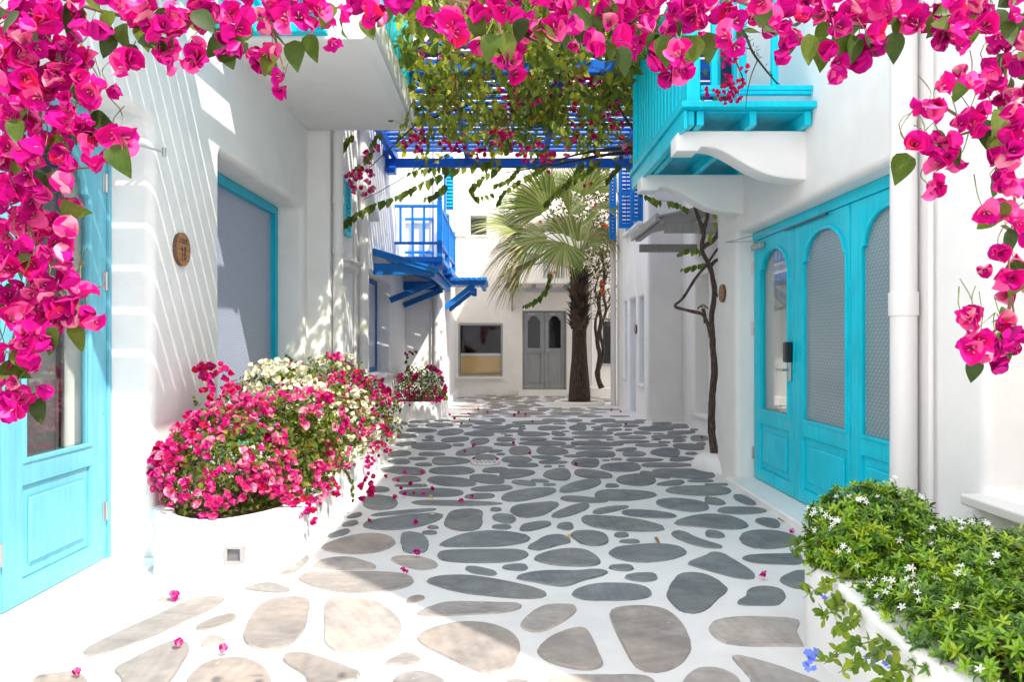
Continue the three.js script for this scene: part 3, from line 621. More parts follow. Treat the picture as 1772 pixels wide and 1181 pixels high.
// ---------------------------------------------------------------- left far house with the blue balcony
{
  const h = thing('white_house', 'white house block behind the second flower bed with bright blue corner balcony', 'house');
  mesh('wall', slab('d', 14.3, 1, rect(-6, -1.182, -0.6, 6.0), [], 0.3, 0.035, 4), M.plaster, h);
  mesh('wall', slab('x', -1.17, 1, rect(14.312, 18.25, -0.6, 6.0), [], 0.4, 0.035, 4), M.plaster, h);
  mesh('roof', box(-6, -1.2, 6.0, 6.15, 14.32, 18.2), M.plaster, h);
  mesh('footing', box(-1.6, -1.1, -0.05, 0.14, 14.12, 18.2, 0.02, 2), M.plaster, h);
  pipeX(h, -1.27, 14.22, 0.058, 0, 5.9, [[2.1, 0.1], [1.15, 0.1], [4.0, 0.1]]);
  pipeX(h, -1.37, 14.26, 0.02, 0, 5.9, [[1.6, 0.03]]);
  // balcony
  const b = mesh('balcony', merge([box(-1.88, -1.04, 2.66, 2.75, 12.78, 14.28, 0.008), box(-1.16, -1.0, 2.60, 2.72, 14.32, 16.5, 0.008)]), M.blue, h);
  const rails = [];
  for (const [y, w] of [[3.60, 0.05], [2.97, 0.045]]) rails.push(box(-1.88, -1.12, y, y + w, 12.84, 12.9, 0.006));
  for (const y of [3.60, 2.97]) rails.push(box(-1.88, -1.1, y, y + 0.05, 14.2, 14.25, 0.006));
  for (const y of [3.60, 2.97]) rails.push(box(-1.125, -1.075, y, y + 0.05, 12.98, 16.4, 0.006));
  for (const g of rails) mesh('rail', g, M.blue, b);
  for (const x of [-1.77, -1.565, -1.365]) mesh('baluster', box(x - 0.02, x + 0.02, 2.99, 3.6, 12.85, 12.89, 0.004), M.blue, b);
  for (const x of [-1.72, -1.52, -1.32]) mesh('baluster', box(x - 0.02, x + 0.02, 2.76, 3.6, 14.205, 14.245, 0.004), M.blue, b);
  for (let d = 13.15; d < 16.3; d += 0.2) mesh('baluster', box(-1.115, -1.085, 2.99, 3.6, d, d + 0.04, 0.004), M.blue, b);
  for (const [x, d, t] of [[-1.1, 12.88, 3.72], [-1.1, 14.6, 3.7], [-1.1, 16.42, 3.62]]) {
    const p = mesh('post', box(x - 0.045, x + 0.045, 2.62, t, d - 0.045, d + 0.045, 0.008), M.blue, b);
    const g = new THREE.SphereGeometry(0.045, 14, 10); g.scale(1, 1.15, 1); g.translate(x, t + 0.045, -d); mesh('finial', g, M.blue, p);
  }
  // second canopy on the side wall
  const can = mesh('canopy', merge([box(-1.17, -0.42, 2.42, 2.49, 14.72, 14.79, 0.006), box(-0.46, -0.38, 2.40, 2.50, 14.7, 16.4, 0.006)]), M.blue, h);
  for (let x = -1.16; x < -0.42; x += 0.105) mesh('canopy_slat', box(x, x + 0.09, 2.5, 2.56, 14.62, 16.5, 0.004), M.blue, can);
  for (const d of [14.9, 16.1]) mesh('bracket', merge([bar(V(-1.17, 1.98, -d), V(-0.62, 2.42, -d), 0.07, 0.09), box(-0.68, -0.58, 2.28, 2.45, d - 0.05, d + 0.05, 0.006)]), M.blue, can);
  // louvred shutter high on the side wall
  const sh = mesh('shutter', merge([box(-1.13, -0.99, 3.9, 4.95, 14.75, 14.79, 0.004), box(-1.17, -1.13, 3.6, 4.95, 14.6, 14.7, 0.004)]), M.blue, h);
  for (let y = 3.95; y < 4.9; y += 0.07) mesh('shutter_slat', box(-1.12, -1.0, y, y + 0.03, 14.735, 14.75, 0.002), M.turq, sh);
}
// ---------------------------------------------------------------- far house across the end of the alley
{
  const h = thing('white_house', 'cream white house closing the far end with grey double door and dark framed window', 'house');
  const D = 18.2, ax = (px) => (px - VPX) / FOCAL * D, ay = (py) => EYE - (py - VPY) / FOCAL * D;
  const W = [ax(793), ax(870), ay(652), ay(560)], Do = [ax(904), ax(980), ay(675), ay(538)];
  const win2 = [ax(814), ax(842), ay(407), ay(374)], win3 = [ax(1040), ax(1062), ay(630), ay(553)];
  mesh('wall', slab('d', D, 1, rect(-1.4, 6, -0.6, 5.75), [roundRect(W[0], W[1], W[2], W[3], 0.02, 0.04), rect(Do[0], Do[1], Do[2], Do[3]), rect(...win2), rect(...win3)], 0.3, 0.03, 4), M.cream, h);
  mesh('parapet', box(-1.4, 6, 5.75, 5.82, D - 0.02, D + 4, 0.02, 2), M.cream, h);
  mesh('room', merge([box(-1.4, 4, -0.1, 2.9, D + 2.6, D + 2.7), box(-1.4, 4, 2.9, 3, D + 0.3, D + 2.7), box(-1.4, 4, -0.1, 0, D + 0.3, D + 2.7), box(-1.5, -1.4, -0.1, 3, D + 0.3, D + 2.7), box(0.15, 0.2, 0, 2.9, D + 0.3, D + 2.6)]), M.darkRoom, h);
  mesh('wall', box(-1.4, 6, 3, 5.7, D + 3.6, D + 3.8), M.cream, h);
  // window
  const w = mesh('window', merge([box(W[0], W[1], W[3] - 0.045, W[3], D + 0.02, D + 0.09, 0.005), box(W[0], W[1], W[2], W[2] + 0.045, D + 0.02, D + 0.09, 0.005), box(W[0], W[0] + 0.045, W[2] + 0.045, W[3] - 0.045, D + 0.02, D + 0.09, 0.005), box(W[1] - 0.045, W[1], W[2] + 0.045, W[3] - 0.045, D + 0.02, D + 0.09, 0.005)]), M.greyLight, h);
  mesh('pane', box(W[0] + 0.04, W[1] - 0.04, W[2] + 0.04, W[3] - 0.04, D + 0.05, D + 0.056, 0.001), M.glassDim, w);
  mesh('sill', box(W[0] - 0.06, W[1] + 0.06, W[2] - 0.06, W[2] - 0.003, D - 0.07, D + 0.1, 0.01), M.cream, w);
  mesh('blind', box(W[0] + 0.05, W[1] - 0.05, W[2] + 0.05, ay(617), D + 0.14, D + 0.17, 0.004), M.tan, w);
  mesh('counter_edge', box(W[0] + 0.05, W[1] - 0.05, ay(617) + 0.002, ay(612), D + 0.12, D + 0.2, 0.004), M.sheer, w);
  // double door
  const mid = (Do[0] + Do[1]) / 2;
  for (const [a, b] of [[Do[0] + 0.03, mid - 0.002], [mid + 0.002, Do[1] - 0.03]]) {
    const s = new THREE.Shape(rect(a, b, Do[2] + 0.01, Do[3] - 0.03).map(([u, v]) => new THREE.Vector2(u, v)));
    const g0 = a + 0.1, g1 = b - 0.1; s.holes.push(archPath(g0, g1, ay(603), ay(555), ay(547))); s.holes.push(new THREE.Path(rect(g0 - 0.02, g1 + 0.02, Do[2] + 0.12, ay(612)).map(([u, v]) => new THREE.Vector2(u, v))));
    const leaf = mesh('door_leaf', layWall('d', D + 0.06, 1, s, 0.05, 0.006, 2), M.greyDoor, h);
    mesh('pane', box(g0 - 0.01, g1 + 0.01, ay(604), ay(546), D + 0.085, D + 0.09, 0.001), M.glassDim, leaf);
    mesh('panel', box(g0 - 0.02, g1 + 0.02, Do[2] + 0.12, ay(612), D + 0.075, D + 0.1, 0.004), M.greyDoor, leaf);
    mesh('panel_field', box(g0 + 0.03, g1 - 0.03, Do[2] + 0.17, ay(617), D + 0.066, D + 0.08, 0.006), M.greyDoor, leaf);
    mesh('door_closer', box(a + 0.1, a + 0.26, Do[3] - 0.1, Do[3] - 0.055, D + 0.01, D + 0.058, 0.008), M.alu, leaf);
  }
  mesh('door_frame', merge([box(Do[0], Do[0] + 0.028, Do[2], Do[3], D + 0.03, D + 0.12, 0.004), box(Do[1] - 0.028, Do[1], Do[2], Do[3], D + 0.03, D + 0.12, 0.004), box(Do[0] + 0.03, Do[1] - 0.03, Do[3] - 0.028, Do[3], D + 0.03, D + 0.12, 0.004)]), M.greyDoor, h);
  const pl = new THREE.TorusGeometry(0.02, 0.006, 6, 16, Math.PI); pl.translate(mid, ay(616), -D - 0.03); mesh('padlock', merge([pl, box(mid - 0.025, mid + 0.025, ay(620), ay(616.5), D + 0.015, D + 0.045, 0.006)]), M.brass, h);
  const kn = new THREE.SphereGeometry(0.024, 12, 8); kn.translate(mid + 0.07, ay(607), -D - 0.04); mesh('door_knob', kn, M.steel, h);
  mesh('door_step', box(Do[0] - 0.1, Do[1] + 0.1, -0.05, Do[2] - 0.004, D - 0.12, D + 0.1, 0.012), M.cream, h);
  // grey canopy over the door
  const c0 = ax(880) * 0.955, can = mesh('canopy', merge([box(0.1, 1.62, 2.45, 2.55, D - 0.85, D - 0.79, 0.006), box(0.1, 0.16, 2.5, 2.6, D - 0.79, D, 0.006), box(1.56, 1.62, 2.5, 2.6, D - 0.79, D, 0.006)]), M.greyLight, h);
  for (let x = 0.3; x < 1.55; x += 0.38) mesh('rafter', box(x, x + 0.06, 2.555, 2.63, D - 0.88, D, 0.006), M.grey, can);
  mesh('canopy_board', box(0.04, 1.68, 2.635, 2.675, D - 0.95, D, 0.008), M.cream, can);
  mesh('bracket', bar(V(0.2, 2.05, -D + 0.03), V(0.2, 2.47, -D + 0.2), 0.05, 0.05), M.grey, can);
  // small upper window with an open shutter
  const w2 = mesh('window', merge([box(win2[0] - 0.05, win2[1] + 0.05, win2[3], win2[3] + 0.05, D - 0.03, D + 0.08, 0.006), box(win2[0] - 0.05, win2[1] + 0.05, win2[2] - 0.05, win2[2], D - 0.03, D + 0.08, 0.006), box(win2[0] - 0.05, win2[0], win2[2], win2[3], D - 0.03, D + 0.08, 0.006), box(win2[1], win2[1] + 0.05, win2[2], win2[3], D - 0.03, D + 0.08, 0.006)]), M.white, h);
  mesh('pane', box(win2[0], win2[1], win2[2], win2[3], D + 0.06, D + 0.066, 0.001), M.glassDim, w2);
  mesh('shutter', merge([box(ax(787), ax(808), ay(410), ay(371), D - 0.06, D - 0.02, 0.006), ...Array.from({ length: 8 }, (_, i) => box(ax(788), ax(806), ay(408 - i * 4.6), ay(405.4 - i * 4.6), D - 0.075, D - 0.055, 0.002))]), M.white, w2);
  mesh('room_backing', box(win2[0] - 0.3, win2[1] + 0.3, win2[2] - 0.3, win2[3] + 0.3, D + 0.6, D + 0.65), M.darkRoom, h);  // near-black sheet, paints the shade of the room behind the pane
  // thin white balcony rails
  for (const [x0, x1, y0, y1] of [[ax(783), ax(822), ay(478), ay(424)], [ax(925), ax(1002), ay(486), ay(446)]]) {
    const r = mesh('balcony_rail', box(x0, x1, y1 - 0.03, y1, D - 0.36, D - 0.33, 0.004), M.white, h);
    mesh('bottom_rail', box(x0, x1, y0, y0 + 0.03, D - 0.36, D - 0.33, 0.004), M.white, r); mesh('balcony_floor', box(x0, x1, y0 - 0.1, y0 - 0.003, D - 0.4, D, 0.01), M.white, r);
    for (let x = x0 + 0.02; x < x1; x += 0.115) mesh('rail_bar', box(x, x + 0.018, y0 + 0.03, y1 - 0.03, D - 0.354, D - 0.336, 0.003), M.white, r);
  }
  const w4 = mesh('shutter', merge([box(ax(940), ax(952), ay(485), ay(440), D - 0.05, D - 0.01, 0.006), box(ax(962), ax(974), ay(485), ay(440), D - 0.05, D - 0.01, 0.006)]), M.greyLight, h);
  // window behind the dry vine
  mesh('window', merge([box(win3[0], win3[1], win3[3] - 0.05, win3[3], D + 0.02, D + 0.09, 0.005), box(win3[0], win3[0] + 0.05, win3[2], win3[3] - 0.05, D + 0.02, D + 0.09, 0.005), box(win3[0], win3[1], win3[2] - 0.05, win3[2], D - 0.05, D + 0.09, 0.008)]), M.alu, h);
  mesh('pane', box(win3[0], win3[1], win3[2], win3[3], D + 0.05, D + 0.056, 0.001), M.glassDim, h);
  mesh('ledge', box(2.05, 3.2, -0.05, 0.22, D - 0.42, D, 0.03, 2), M.cream, h);
  pipeX(h, 2.13, D - 0.05, 0.022, 0.25, 5.6, [[2.6, 0.04]]);
}
// ---------------------------------------------------------------- right near house: bright turquoise doors, balcony on scrolled corbels
{
  const h = thing('white_house', 'white house on the right with bright turquoise panelled doors under a turquoise balcony', 'house');
  const F = 2.14;
  mesh('wall', slab('x', F, -1, rect(0.77, 7.56, -0.6, 6.0), [roundRect(4.05, 6.94, -0.2, 2.30, 0, 0.05), roundRect(1.4, 3.34, 0.62, 2.35, 0.05, 0.1)], 0.55, 0.05, 5), M.plaster, h);
  mesh('wall', box(2.2, 7, -0.1, 6.0, 0.77, 1.0), M.plaster, h);
  mesh('wall', box(2.2, 7, -0.1, 6.0, 7.4, 7.558, 0.02), M.plaster, h);
  mesh('back_wall', box(6.8, 7, -0.1, 6.0, 1.0, 7.4), M.plaster, h);
  mesh('roof', box(F + 0.01, 7, 6.0, 6.06, 0.77, 7.56), M.plaster, h);
  mesh('room_floor', box(2.5, 6.8, -0.05, 0.05, 1.0, 7.4), M.greyLight, h);
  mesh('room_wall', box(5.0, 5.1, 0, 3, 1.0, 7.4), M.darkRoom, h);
  mesh('ceiling', box(2.7, 6.8, 2.95, 3.0, 1.0, 7.4), M.white, h);
  mesh('door_step', box(2.035, 2.42, -0.05, 0.05, 4.06, 6.93, 0.014, 2), M.plaster, h);
  mesh('door_step', box(2.035, 2.16, -0.05, 0.05, 2.6, 4.055, 0.014, 2), M.plaster, h);
  mesh('window_sill', box(2.06, 2.5, 0.565, 0.615, 1.38, 3.4, 0.012, 2), M.white, h);
  mesh('window_backing', box(2.42, 2.45, 0.62, 2.35, 1.4, 3.34, 0.002), M.sheer, h);
  const X = 2.3;
  const L1 = doorLeaf(h, X, -1, 5.965, 6.92, 0.058, 2.22, [6.09, 6.745, 0.70, 1.93, 2.10], M.turq, M.glass);
  for (const y of [0.28, 1.42, 1.98]) hinge(L1, X, -1, 6.925, y);
  const L2 = doorLeaf(h, X, -1, 5.0, 5.955, 0.058, 2.22, [5.035 + 0.02, 5.775, 0.70, 1.90, 2.12], M.turq, M.film);
  const L3 = doorLeaf(h, X, -1, 4.06, 4.99, 0.058, 2.22, [4.17, 4.83, 0.70, 1.90, 2.12], M.turq, M.film);
  mesh('door_frame', merge([box(X - 0.012, X + 0.05, 2.222, 2.298, 4.06, 6.93, 0.006)]), M.turq, h);
  // lock plate, card reader and lever
  const lk = mesh('lock_plate', box(X - 0.024, X, 0.985, 1.2, 5.985, 6.035, 0.006, 2), M.steel, L1);
  mesh('card_reader', box(X - 0.06, X - 0.002, 1.135, 1.30, 5.975, 6.05, 0.014, 3), M.black, L1);
  mesh('lever', merge([bar(V(X - 0.02, 1.075, -6.01), V(X - 0.075, 1.075, -6.01), 0.02, 0.02), bar(V(X - 0.07, 1.075, -6.0), V(X - 0.07, 1.075, -6.15), 0.018, 0.02)]), M.steel, L1);
  mesh('door_closer', merge([box(X - 0.05, X, 2.13, 2.18, 6.62, 6.86, 0.01), bar(V(X - 0.03, 2.2, -6.7), V(X - 0.26, 2.215, -6.9), 0.02, 0.008), bar(V(X - 0.26, 2.215, -6.9), V(X - 0.02, 2.225, -6.1), 0.012, 0.008)]), M.alu, L1);
  mesh('draught_strip', box(X - 0.03, X - 0.012, 2.2, 2.212, 5.3, 6.1, 0.002), M.black, L1);
  mesh('curtain', curtainX(2.55, 6.42, 6.95, 0.06, 2.6, 0.02, 26), M.sheer, h);
  mesh('partition', box(2.6, 5, 0.05, 2.95, 6.96, 7.0), M.sheer, h);
  // downpipe with collar
  pipeX(h, 2.065, 3.885, 0.064, 0, 5.9, [[1.495, 0.125]]);
  pipeX(h, 2.11, 3.72, 0.014, 0, 5.9, [[1.75, 0.02], [0.62, 0.02]]);
  // turquoise balcony
  const bx = 1.245, b = mesh('balcony', merge([box(bx - 0.03, F, 2.905, 2.95, 5.13, 7.3, 0.008)]), M.turq, h);
  for (const [x, d0] of [[1.27, 5.2], [1.335, 5.2], [1.70, 5.2], [2.08, 5.2]]) mesh('joist', box(x, x + 0.05, 2.80, 2.903, d0, 7.28, 0.008), M.turq, b);
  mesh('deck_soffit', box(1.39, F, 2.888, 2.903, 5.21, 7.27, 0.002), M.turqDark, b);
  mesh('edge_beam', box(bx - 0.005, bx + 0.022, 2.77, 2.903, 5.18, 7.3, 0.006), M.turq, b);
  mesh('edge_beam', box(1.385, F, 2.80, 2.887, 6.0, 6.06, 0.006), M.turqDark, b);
  mesh('edge_beam', box(1.385, F, 2.80, 2.887, 7.2, 7.26, 0.006), M.turq, b);
  mesh('post', box(bx + 0.02, bx + 0.115, 2.95, 4.1, 5.2, 5.295, 0.008), M.turq, b);
  mesh('post', box(bx + 0.0, bx + 0.09, 2.95, 3.95, 7.18, 7.27, 0.008), M.turq, b);
  const fin = new THREE.SphereGeometry(0.055, 14, 10); fin.translate(bx + 0.045, 3.99, -7.225); mesh('finial', fin, M.turq, b);
  for (let d = 5.33; d < 7.15; d += 0.125) mesh('baluster', box(bx + 0.03, bx + 0.06, 3.02, 3.88, d, d + 0.085, 0.006), M.turq, b);
  for (const [y, w] of [[2.985, 0.05], [3.86, 0.06]]) mesh('rail', box(bx + 0.02, bx + 0.075, y, y + w, 5.3, 7.18, 0.006), M.turq, b);
  for (const [y, w] of [[3.045, 0.035], [3.02, 0.03], [3.9, 0.06]]) mesh('rail', box(bx + 0.117, F - 0.002, y, y + w, y === 3.02 ? 5.21 : 5.2, y === 3.02 ? 5.26 : 5.28, 0.006), M.turq, b);
  for (const x of [1.64, 1.86, 1.44]) mesh('baluster', box(x, x + 0.045, 3.08, 3.9, 5.21, 5.255, 0.006), M.turq, b);
  // scrolled corbels
  const corbel = (d) => { const s = new THREE.Shape(); s.moveTo(F + 0.05, 2.80); s.lineTo(1.245, 2.80); s.lineTo(1.225, 2.77); s.lineTo(1.225, 2.655); s.lineTo(1.375, 2.655); s.lineTo(1.40, 2.685); s.bezierCurveTo(1.58, 2.70, 1.70, 2.52, 1.92, 2.475); s.bezierCurveTo(2.02, 2.455, 2.1, 2.452, F + 0.05, 2.447); s.lineTo(F + 0.05, 2.80); return layWall('d', d, 1, s, 0.2, 0.012, 3, 16); };
  mesh('corbel', corbel(5.33), M.plaster, h); mesh('corbel', corbel(6.72), M.plaster, h);
  // dark glazed door behind the balcony rail
  const w = mesh('balcony_door', merge([box(F - 0.03, F - 0.002, 2.96, 4.7, 6.9, 6.97, 0.004), box(F - 0.03, F - 0.002, 2.96, 4.7, 7.38, 7.45, 0.004), box(F - 0.03, F - 0.002, 2.96, 3.06, 6.97, 7.38, 0.004)]), M.turq, h);
  mesh('pane', box(F - 0.015, F - 0.004, 3.06, 4.7, 6.97, 7.38, 0.001), M.black, w);
}
// ---------------------------------------------------------------- right far house: set back, then stepping forward
{
  const h = thing('white_house', 'plain white house beyond the right doors with slit windows and blue upper shutters', 'house');
  const F = 2.92, G = 2.36;
  mesh('wall', slab('x', F, -1, rect(7.5, 12.4, -0.6, 6.0), [roundRect(10.75, 11.5, 0.21, 2.3, 0.02, 0.06)], 0.4, 0.035, 4), M.plaster, h);
  mesh('niche_back', box(F + 0.2, F + 0.24, 0.15, 2.4, 10.7, 11.55), M.plaster, h);
  mesh('niche_sill', box(F - 0.04, F + 0.2, 0.16, 0.205, 10.72, 11.53, 0.01), M.white, h);
  mesh('wall', slab('d', 12.3, 1, [[G + 0.012, -0.6], [3.3, -0.6], [3.3, 8.2], [G + 0.012, 8.2]], [], 0.3, 0.06, 5), M.plaster, h);  // upper part out of view, raised to keep the far house shaded
  mesh('wall', slab('x', G, -1, rect(12.312, 15.75, -0.6, 8.2), [roundRect(12.7, 13.25, 0.56, 2.08, 0.01, 0.03), roundRect(13.5, 14.2, -0.2, 2.1, 0, 0.03), roundRect(14.42, 14.85, 0.6, 2.08, 0.01, 0.03)], 0.3, 0.05, 4), M.plaster, h);
  mesh('wall', box(G + 0.3, 7, -0.1, 8.2, 15.5, 15.7), M.plaster, h);
  mesh('roof', box(G + 0.02, 7, 8.2, 8.3, 12.32, 15.74), M.plaster, h);
  mesh('roof', box(F + 0.02, 7, 6.0, 6.1, 7.6, 12.3), M.plaster, h);
  mesh('slit_pane', box(G + 0.2, G + 0.22, 0.5, 2.15, 12.65, 13.3, 0.002), M.paleblue, h);
  mesh('slit_pane', box(G + 0.2, G + 0.22, 0.5, 2.15, 14.38, 14.9, 0.002), M.paleblue, h);
  mesh('door_leaf', box(G + 0.18, G + 0.22, 0, 2.15, 13.45, 14.25, 0.004), M.paleblue, h);
  mesh('sill', box(G - 0.035, G + 0.15, 0.52, 0.555, 12.66, 13.3, 0.008), M.white, h);
  mesh('sill', box(G - 0.035, G + 0.15, 0.56, 0.595, 14.38, 14.9, 0.008), M.white, h);
  pipeX(h, 2.27, 15.6, 0.055, 0, 9, [[0.12, 0.1], [1.9, 0.1], [3.6, 0.1]]);
  pipeX(h, 2.34, 15.42, 0.014, 0, 9, [[1.9, 0.03]]);
  // blue window with standing-open shutters, upper floor
  const w = mesh('window', merge([box(G - 0.03, G, 3.36, 3.43, 12.75, 14.4, 0.006), box(G - 0.03, G, 3.43, 4.6, 12.75, 12.82, 0.006), box(G - 0.03, G, 3.43, 4.6, 14.33, 14.4, 0.006), box(G - 0.03, G, 4.6, 4.67, 12.75, 14.4, 0.006)]), M.blue, h);
  mesh('pane', box(G - 0.02, G - 0.008, 3.43, 4.6, 12.82, 14.33, 0.001), M.paleblue, w);
  mesh('sill', box(G - 0.1, G, 3.3, 3.345, 12.7, 14.5, 0.008), M.white, w);
  for (const [x0, x1, d] of [[2.07, 2.33, 13.55], [2.16, 2.34, 12.8], [2.1, 2.24, 15.0]]) {
    const s = mesh('shutter', merge([box(x0, x0 + 0.06, 3.35, 4.68, d - 0.02, d + 0.02, 0.004), box(x1 - 0.06, x1, 3.35, 4.68, d - 0.02, d + 0.02, 0.004), box(x0 + 0.06, x1 - 0.06, 3.35, 3.44, d - 0.02, d + 0.02, 0.004), box(x0 + 0.06, x1 - 0.06, 4.6, 4.68, d - 0.02, d + 0.02, 0.004), box(x0 + 0.06, x1 - 0.06, 3.95, 4.02, d - 0.02, d + 0.02, 0.004)]), M.blue, w);
    for (let y = 3.47; y < 4.6; y += 0.07) { const g = box(x0 + 0.05, x1 - 0.05, -0.022, 0.022, -0.004, 0.004, 0.001); g.rotateX(0.6); g.translate(0, y, -d); mesh('shutter_slat', g, M.royal, s); }
  }
  // grey timber canopy over the niche
  const can = mesh('canopy', merge([box(2.05, F, 2.66, 2.78, 11.36, 11.43, 0.008), box(2.12, F, 2.74, 2.87, 9.9, 9.98, 0.008), box(2.02, 2.10, 2.84, 2.92, 9.8, 11.55, 0.008)]), M.grey, h);
  for (let d = 9.72; d < 11.6; d += 0.145) { const g = box(-0.5, 0.5, 0, 0.022, d, d + 0.14, 0.003); g.rotateZ(0.22); g.translate(2.46, 3.02, 0); mesh('canopy_board', g, M.grey, can); }
  mesh('fascia', box(1.96, 2.0, 2.86, 2.96, 9.68, 11.64, 0.006), M.greyLight, can);
}
// ---------------------------------------------------------------- blue pergola over the alley
{
  const p = thing('pergola', 'royal blue timber pergola slatted across the alley between the houses under the vine', 'pergola');
  const Y = 4.2;
  mesh('beam', box(-1.95, 2.9, Y - 0.14, Y, 11.85, 11.95, 0.008), M.royal, p);
  mesh('beam', box(-1.95, 2.9, Y - 0.14, Y, 7.7, 7.8, 0.008), M.royal, p);
  for (const x of [-1.78, -0.62, 0.6, 1.8, 2.6]) mesh('rafter', box(x, x + 0.08, Y + 0.002, Y + 0.13, 7.6, 12.1, 0.008), M.royal, p);
  for (let d = 7.66; d < 12.05; d += 0.235) mesh('slat', box(-1.9, 2.85, Y + 0.134, Y + 0.165, d, d + 0.12, 0.006), M.royal, p);
  mesh('wall_plate', box(-1.86, -1.8, Y - 0.02, Y + 0.5, 11.6, 11.8, 0.008), M.royal, p);
  mesh('strut', box(-1.85, -1.7, Y - 0.25, Y - 0.142, 11.75, 11.95, 0.01), M.royal, p);
}
// ---------------------------------------------------------------- planters
function planterShell(outer, inner, h, hIn) {         // outlines in (x, distance)
  const s = new THREE.Shape(outer.map(([x, d]) => new THREE.Vector2(x, d))); s.holes.push(new THREE.Path(inner.map(([x, d]) => new THREE.Vector2(x, d))));
  let g = new THREE.ExtrudeGeometry(s, { depth: h + 0.1 - 0.06, bevelEnabled: true, bevelSize: 0.03, bevelThickness: 0.03, bevelOffset: -0.03, bevelSegments: 4 });
  g = g.toNonIndexed ? (g.index ? g.toNonIndexed() : g) : g; const p = g.attributes.position; for (let i = 0; i < p.count; i++) { const x = p.getX(i), d = p.getY(i), y = p.getZ(i); p.setXYZ(i, x + N3(x * 3, y * 3, d * 3) * 0.006, y - 0.1 + 0.03, -d + N3(x * 3 + 9, y * 3, d * 3) * 0.006); }
  g.computeVertexNormals(); const n = g.attributes.normal; let up = 0; for (let i = 0; i < p.count; i++) if (p.getY(i) > h - 0.05) up += n.getY(i); if (up < 0) { g = flip(g); g.computeVertexNormals(); }
  return boxUV(toCreasedNormals(g, 0.8));
}
function smoothPath(pts, n) { return new THREE.CatmullRomCurve3(pts.map(([x, d]) => V(x, 0, d)), false, 'centripetal').getPoints(n).map((p) => [p.x, p.z]); }
function soilBed(poly, y) { const s = new THREE.Shape(poly.map(([x, d]) => new THREE.Vector2(x, d))); let g = new THREE.ShapeGeometry(s); g.rotateX(-Math.PI / 2); g.translate(0, y, 0); g = boxUV(g); return g; }
const pl1 = thing('planter', 'long low white plaster planter along the left house with a square step light', 'planter');
{
  const edge = smoothPath([[-2.3, 4.62], [-2.08, 4.47], [-1.9, 4.12], [-1.62, 4.06], [-1.36, 4.16], [-1.21, 4.45], [-1.2, 4.95], [-1.27, 6], [-1.3, 7], [-1.36, 8.6], [-1.55, 8.9], [-2.25, 8.92]], 44);
  const inn = smoothPath([[-2.03, 4.62], [-1.84, 4.3], [-1.62, 4.22], [-1.47, 4.34], [-1.37, 4.55], [-1.36, 4.98], [-1.42, 6], [-1.45, 7], [-1.5, 8.5], [-1.6, 8.74], [-2.04, 8.76]], 44);
  mesh('planter_wall', planterShell(edge, inn, 0.31, 0), M.plaster, pl1);
  mesh('soil', soilBed(inn, 0.26), M.soil, pl1);
  const f = onGround(0, 999), c = at(407.5, 959, 4.06);
  const lf = mesh('step_light', merge([box(c.x - 0.052, c.x + 0.052, c.y + 0.032, c.y + 0.05, 4.03, 4.075, 0.003), box(c.x - 0.052, c.x + 0.052, c.y - 0.05, c.y - 0.032, 4.03, 4.075, 0.003), box(c.x - 0.052, c.x - 0.034, c.y - 0.032, c.y + 0.032, 4.03, 4.075, 0.003), box(c.x + 0.034, c.x + 0.052, c.y - 0.032, c.y + 0.032, 4.03, 4.075, 0.003)]), M.alu, pl1);
  mesh('lens', box(c.x - 0.034, c.x + 0.034, c.y - 0.032, c.y + 0.032, 4.05, 4.07, 0.002), new THREE.MeshPhysicalMaterial({ color: lin(0.16, 0.16, 0.18), roughness: 0.2, clearcoat: 0.5 }), lf);
}
const pl2 = thing('planter', 'small white fluted planter with a round pink bush below the blue canopy', 'planter');
{
  const o = smoothPath([[-2.0, 12.5], [-1.3, 12.5], [-1.1, 12.62], [-1.06, 12.9], [-1.08, 13.8], [-2.0, 13.85]], 24), n = smoothPath([[-1.82, 12.62], [-1.32, 12.62], [-1.18, 12.68], [-1.15, 12.92], [-1.19, 13.7], [-1.82, 13.72]], 24);
  mesh('planter_wall', planterShell(o, n, 0.3, 0), M.plaster, pl2); mesh('soil', soilBed(n, 0.25), M.soil, pl2);
  for (let x = -1.75; x < -1.2; x += 0.1) { const g = new THREE.CapsuleGeometry(0.035, 0.18, 4, 10); g.translate(x, 0.13, -12.505); mesh('flute', g, M.plaster, pl2); }
}
const pl3 = thing('planter', 'white rounded planter at lower right full of glossy green shrubs with white flowers', 'planter');
{
  const o = smoothPath([[1.22, 1.3], [1.25, 2.1], [1.28, 2.9], [1.32, 3.3], [1.5, 3.56], [1.8, 3.62], [2.25, 3.63]], 36).concat([[2.25, 1.3]]), n = smoothPath([[1.32, 1.4], [1.35, 2.1], [1.38, 2.9], [1.43, 3.23], [1.58, 3.45], [1.83, 3.51], [2.06, 3.52]], 36).concat([[2.06, 1.4]]);
  mesh('planter_wall', planterShell(o, n, 0.36, 0), M.plaster, pl3); mesh('soil', soilBed(n, 0.3), M.soil, pl3);
}
// tree footing on the right
{
  const f = thing('tree_footing', 'white rounded plaster footing round the bare vine trunk beside the right house', 'footing', null, V(2.22, 0, -7.72));
  const g = new THREE.LatheGeometry([[0.29, -0.05], [0.285, 0.02], [0.25, 0.1], [0.17, 0.15], [0.1, 0.158], [0, 0.158]].map(([a, b]) => new THREE.Vector2(a, b)), 32); g.scale(1, 1, 1.2); mesh('kerb', boxUV(toCreasedNormals(g, 0.9)), M.plaster, f);
}
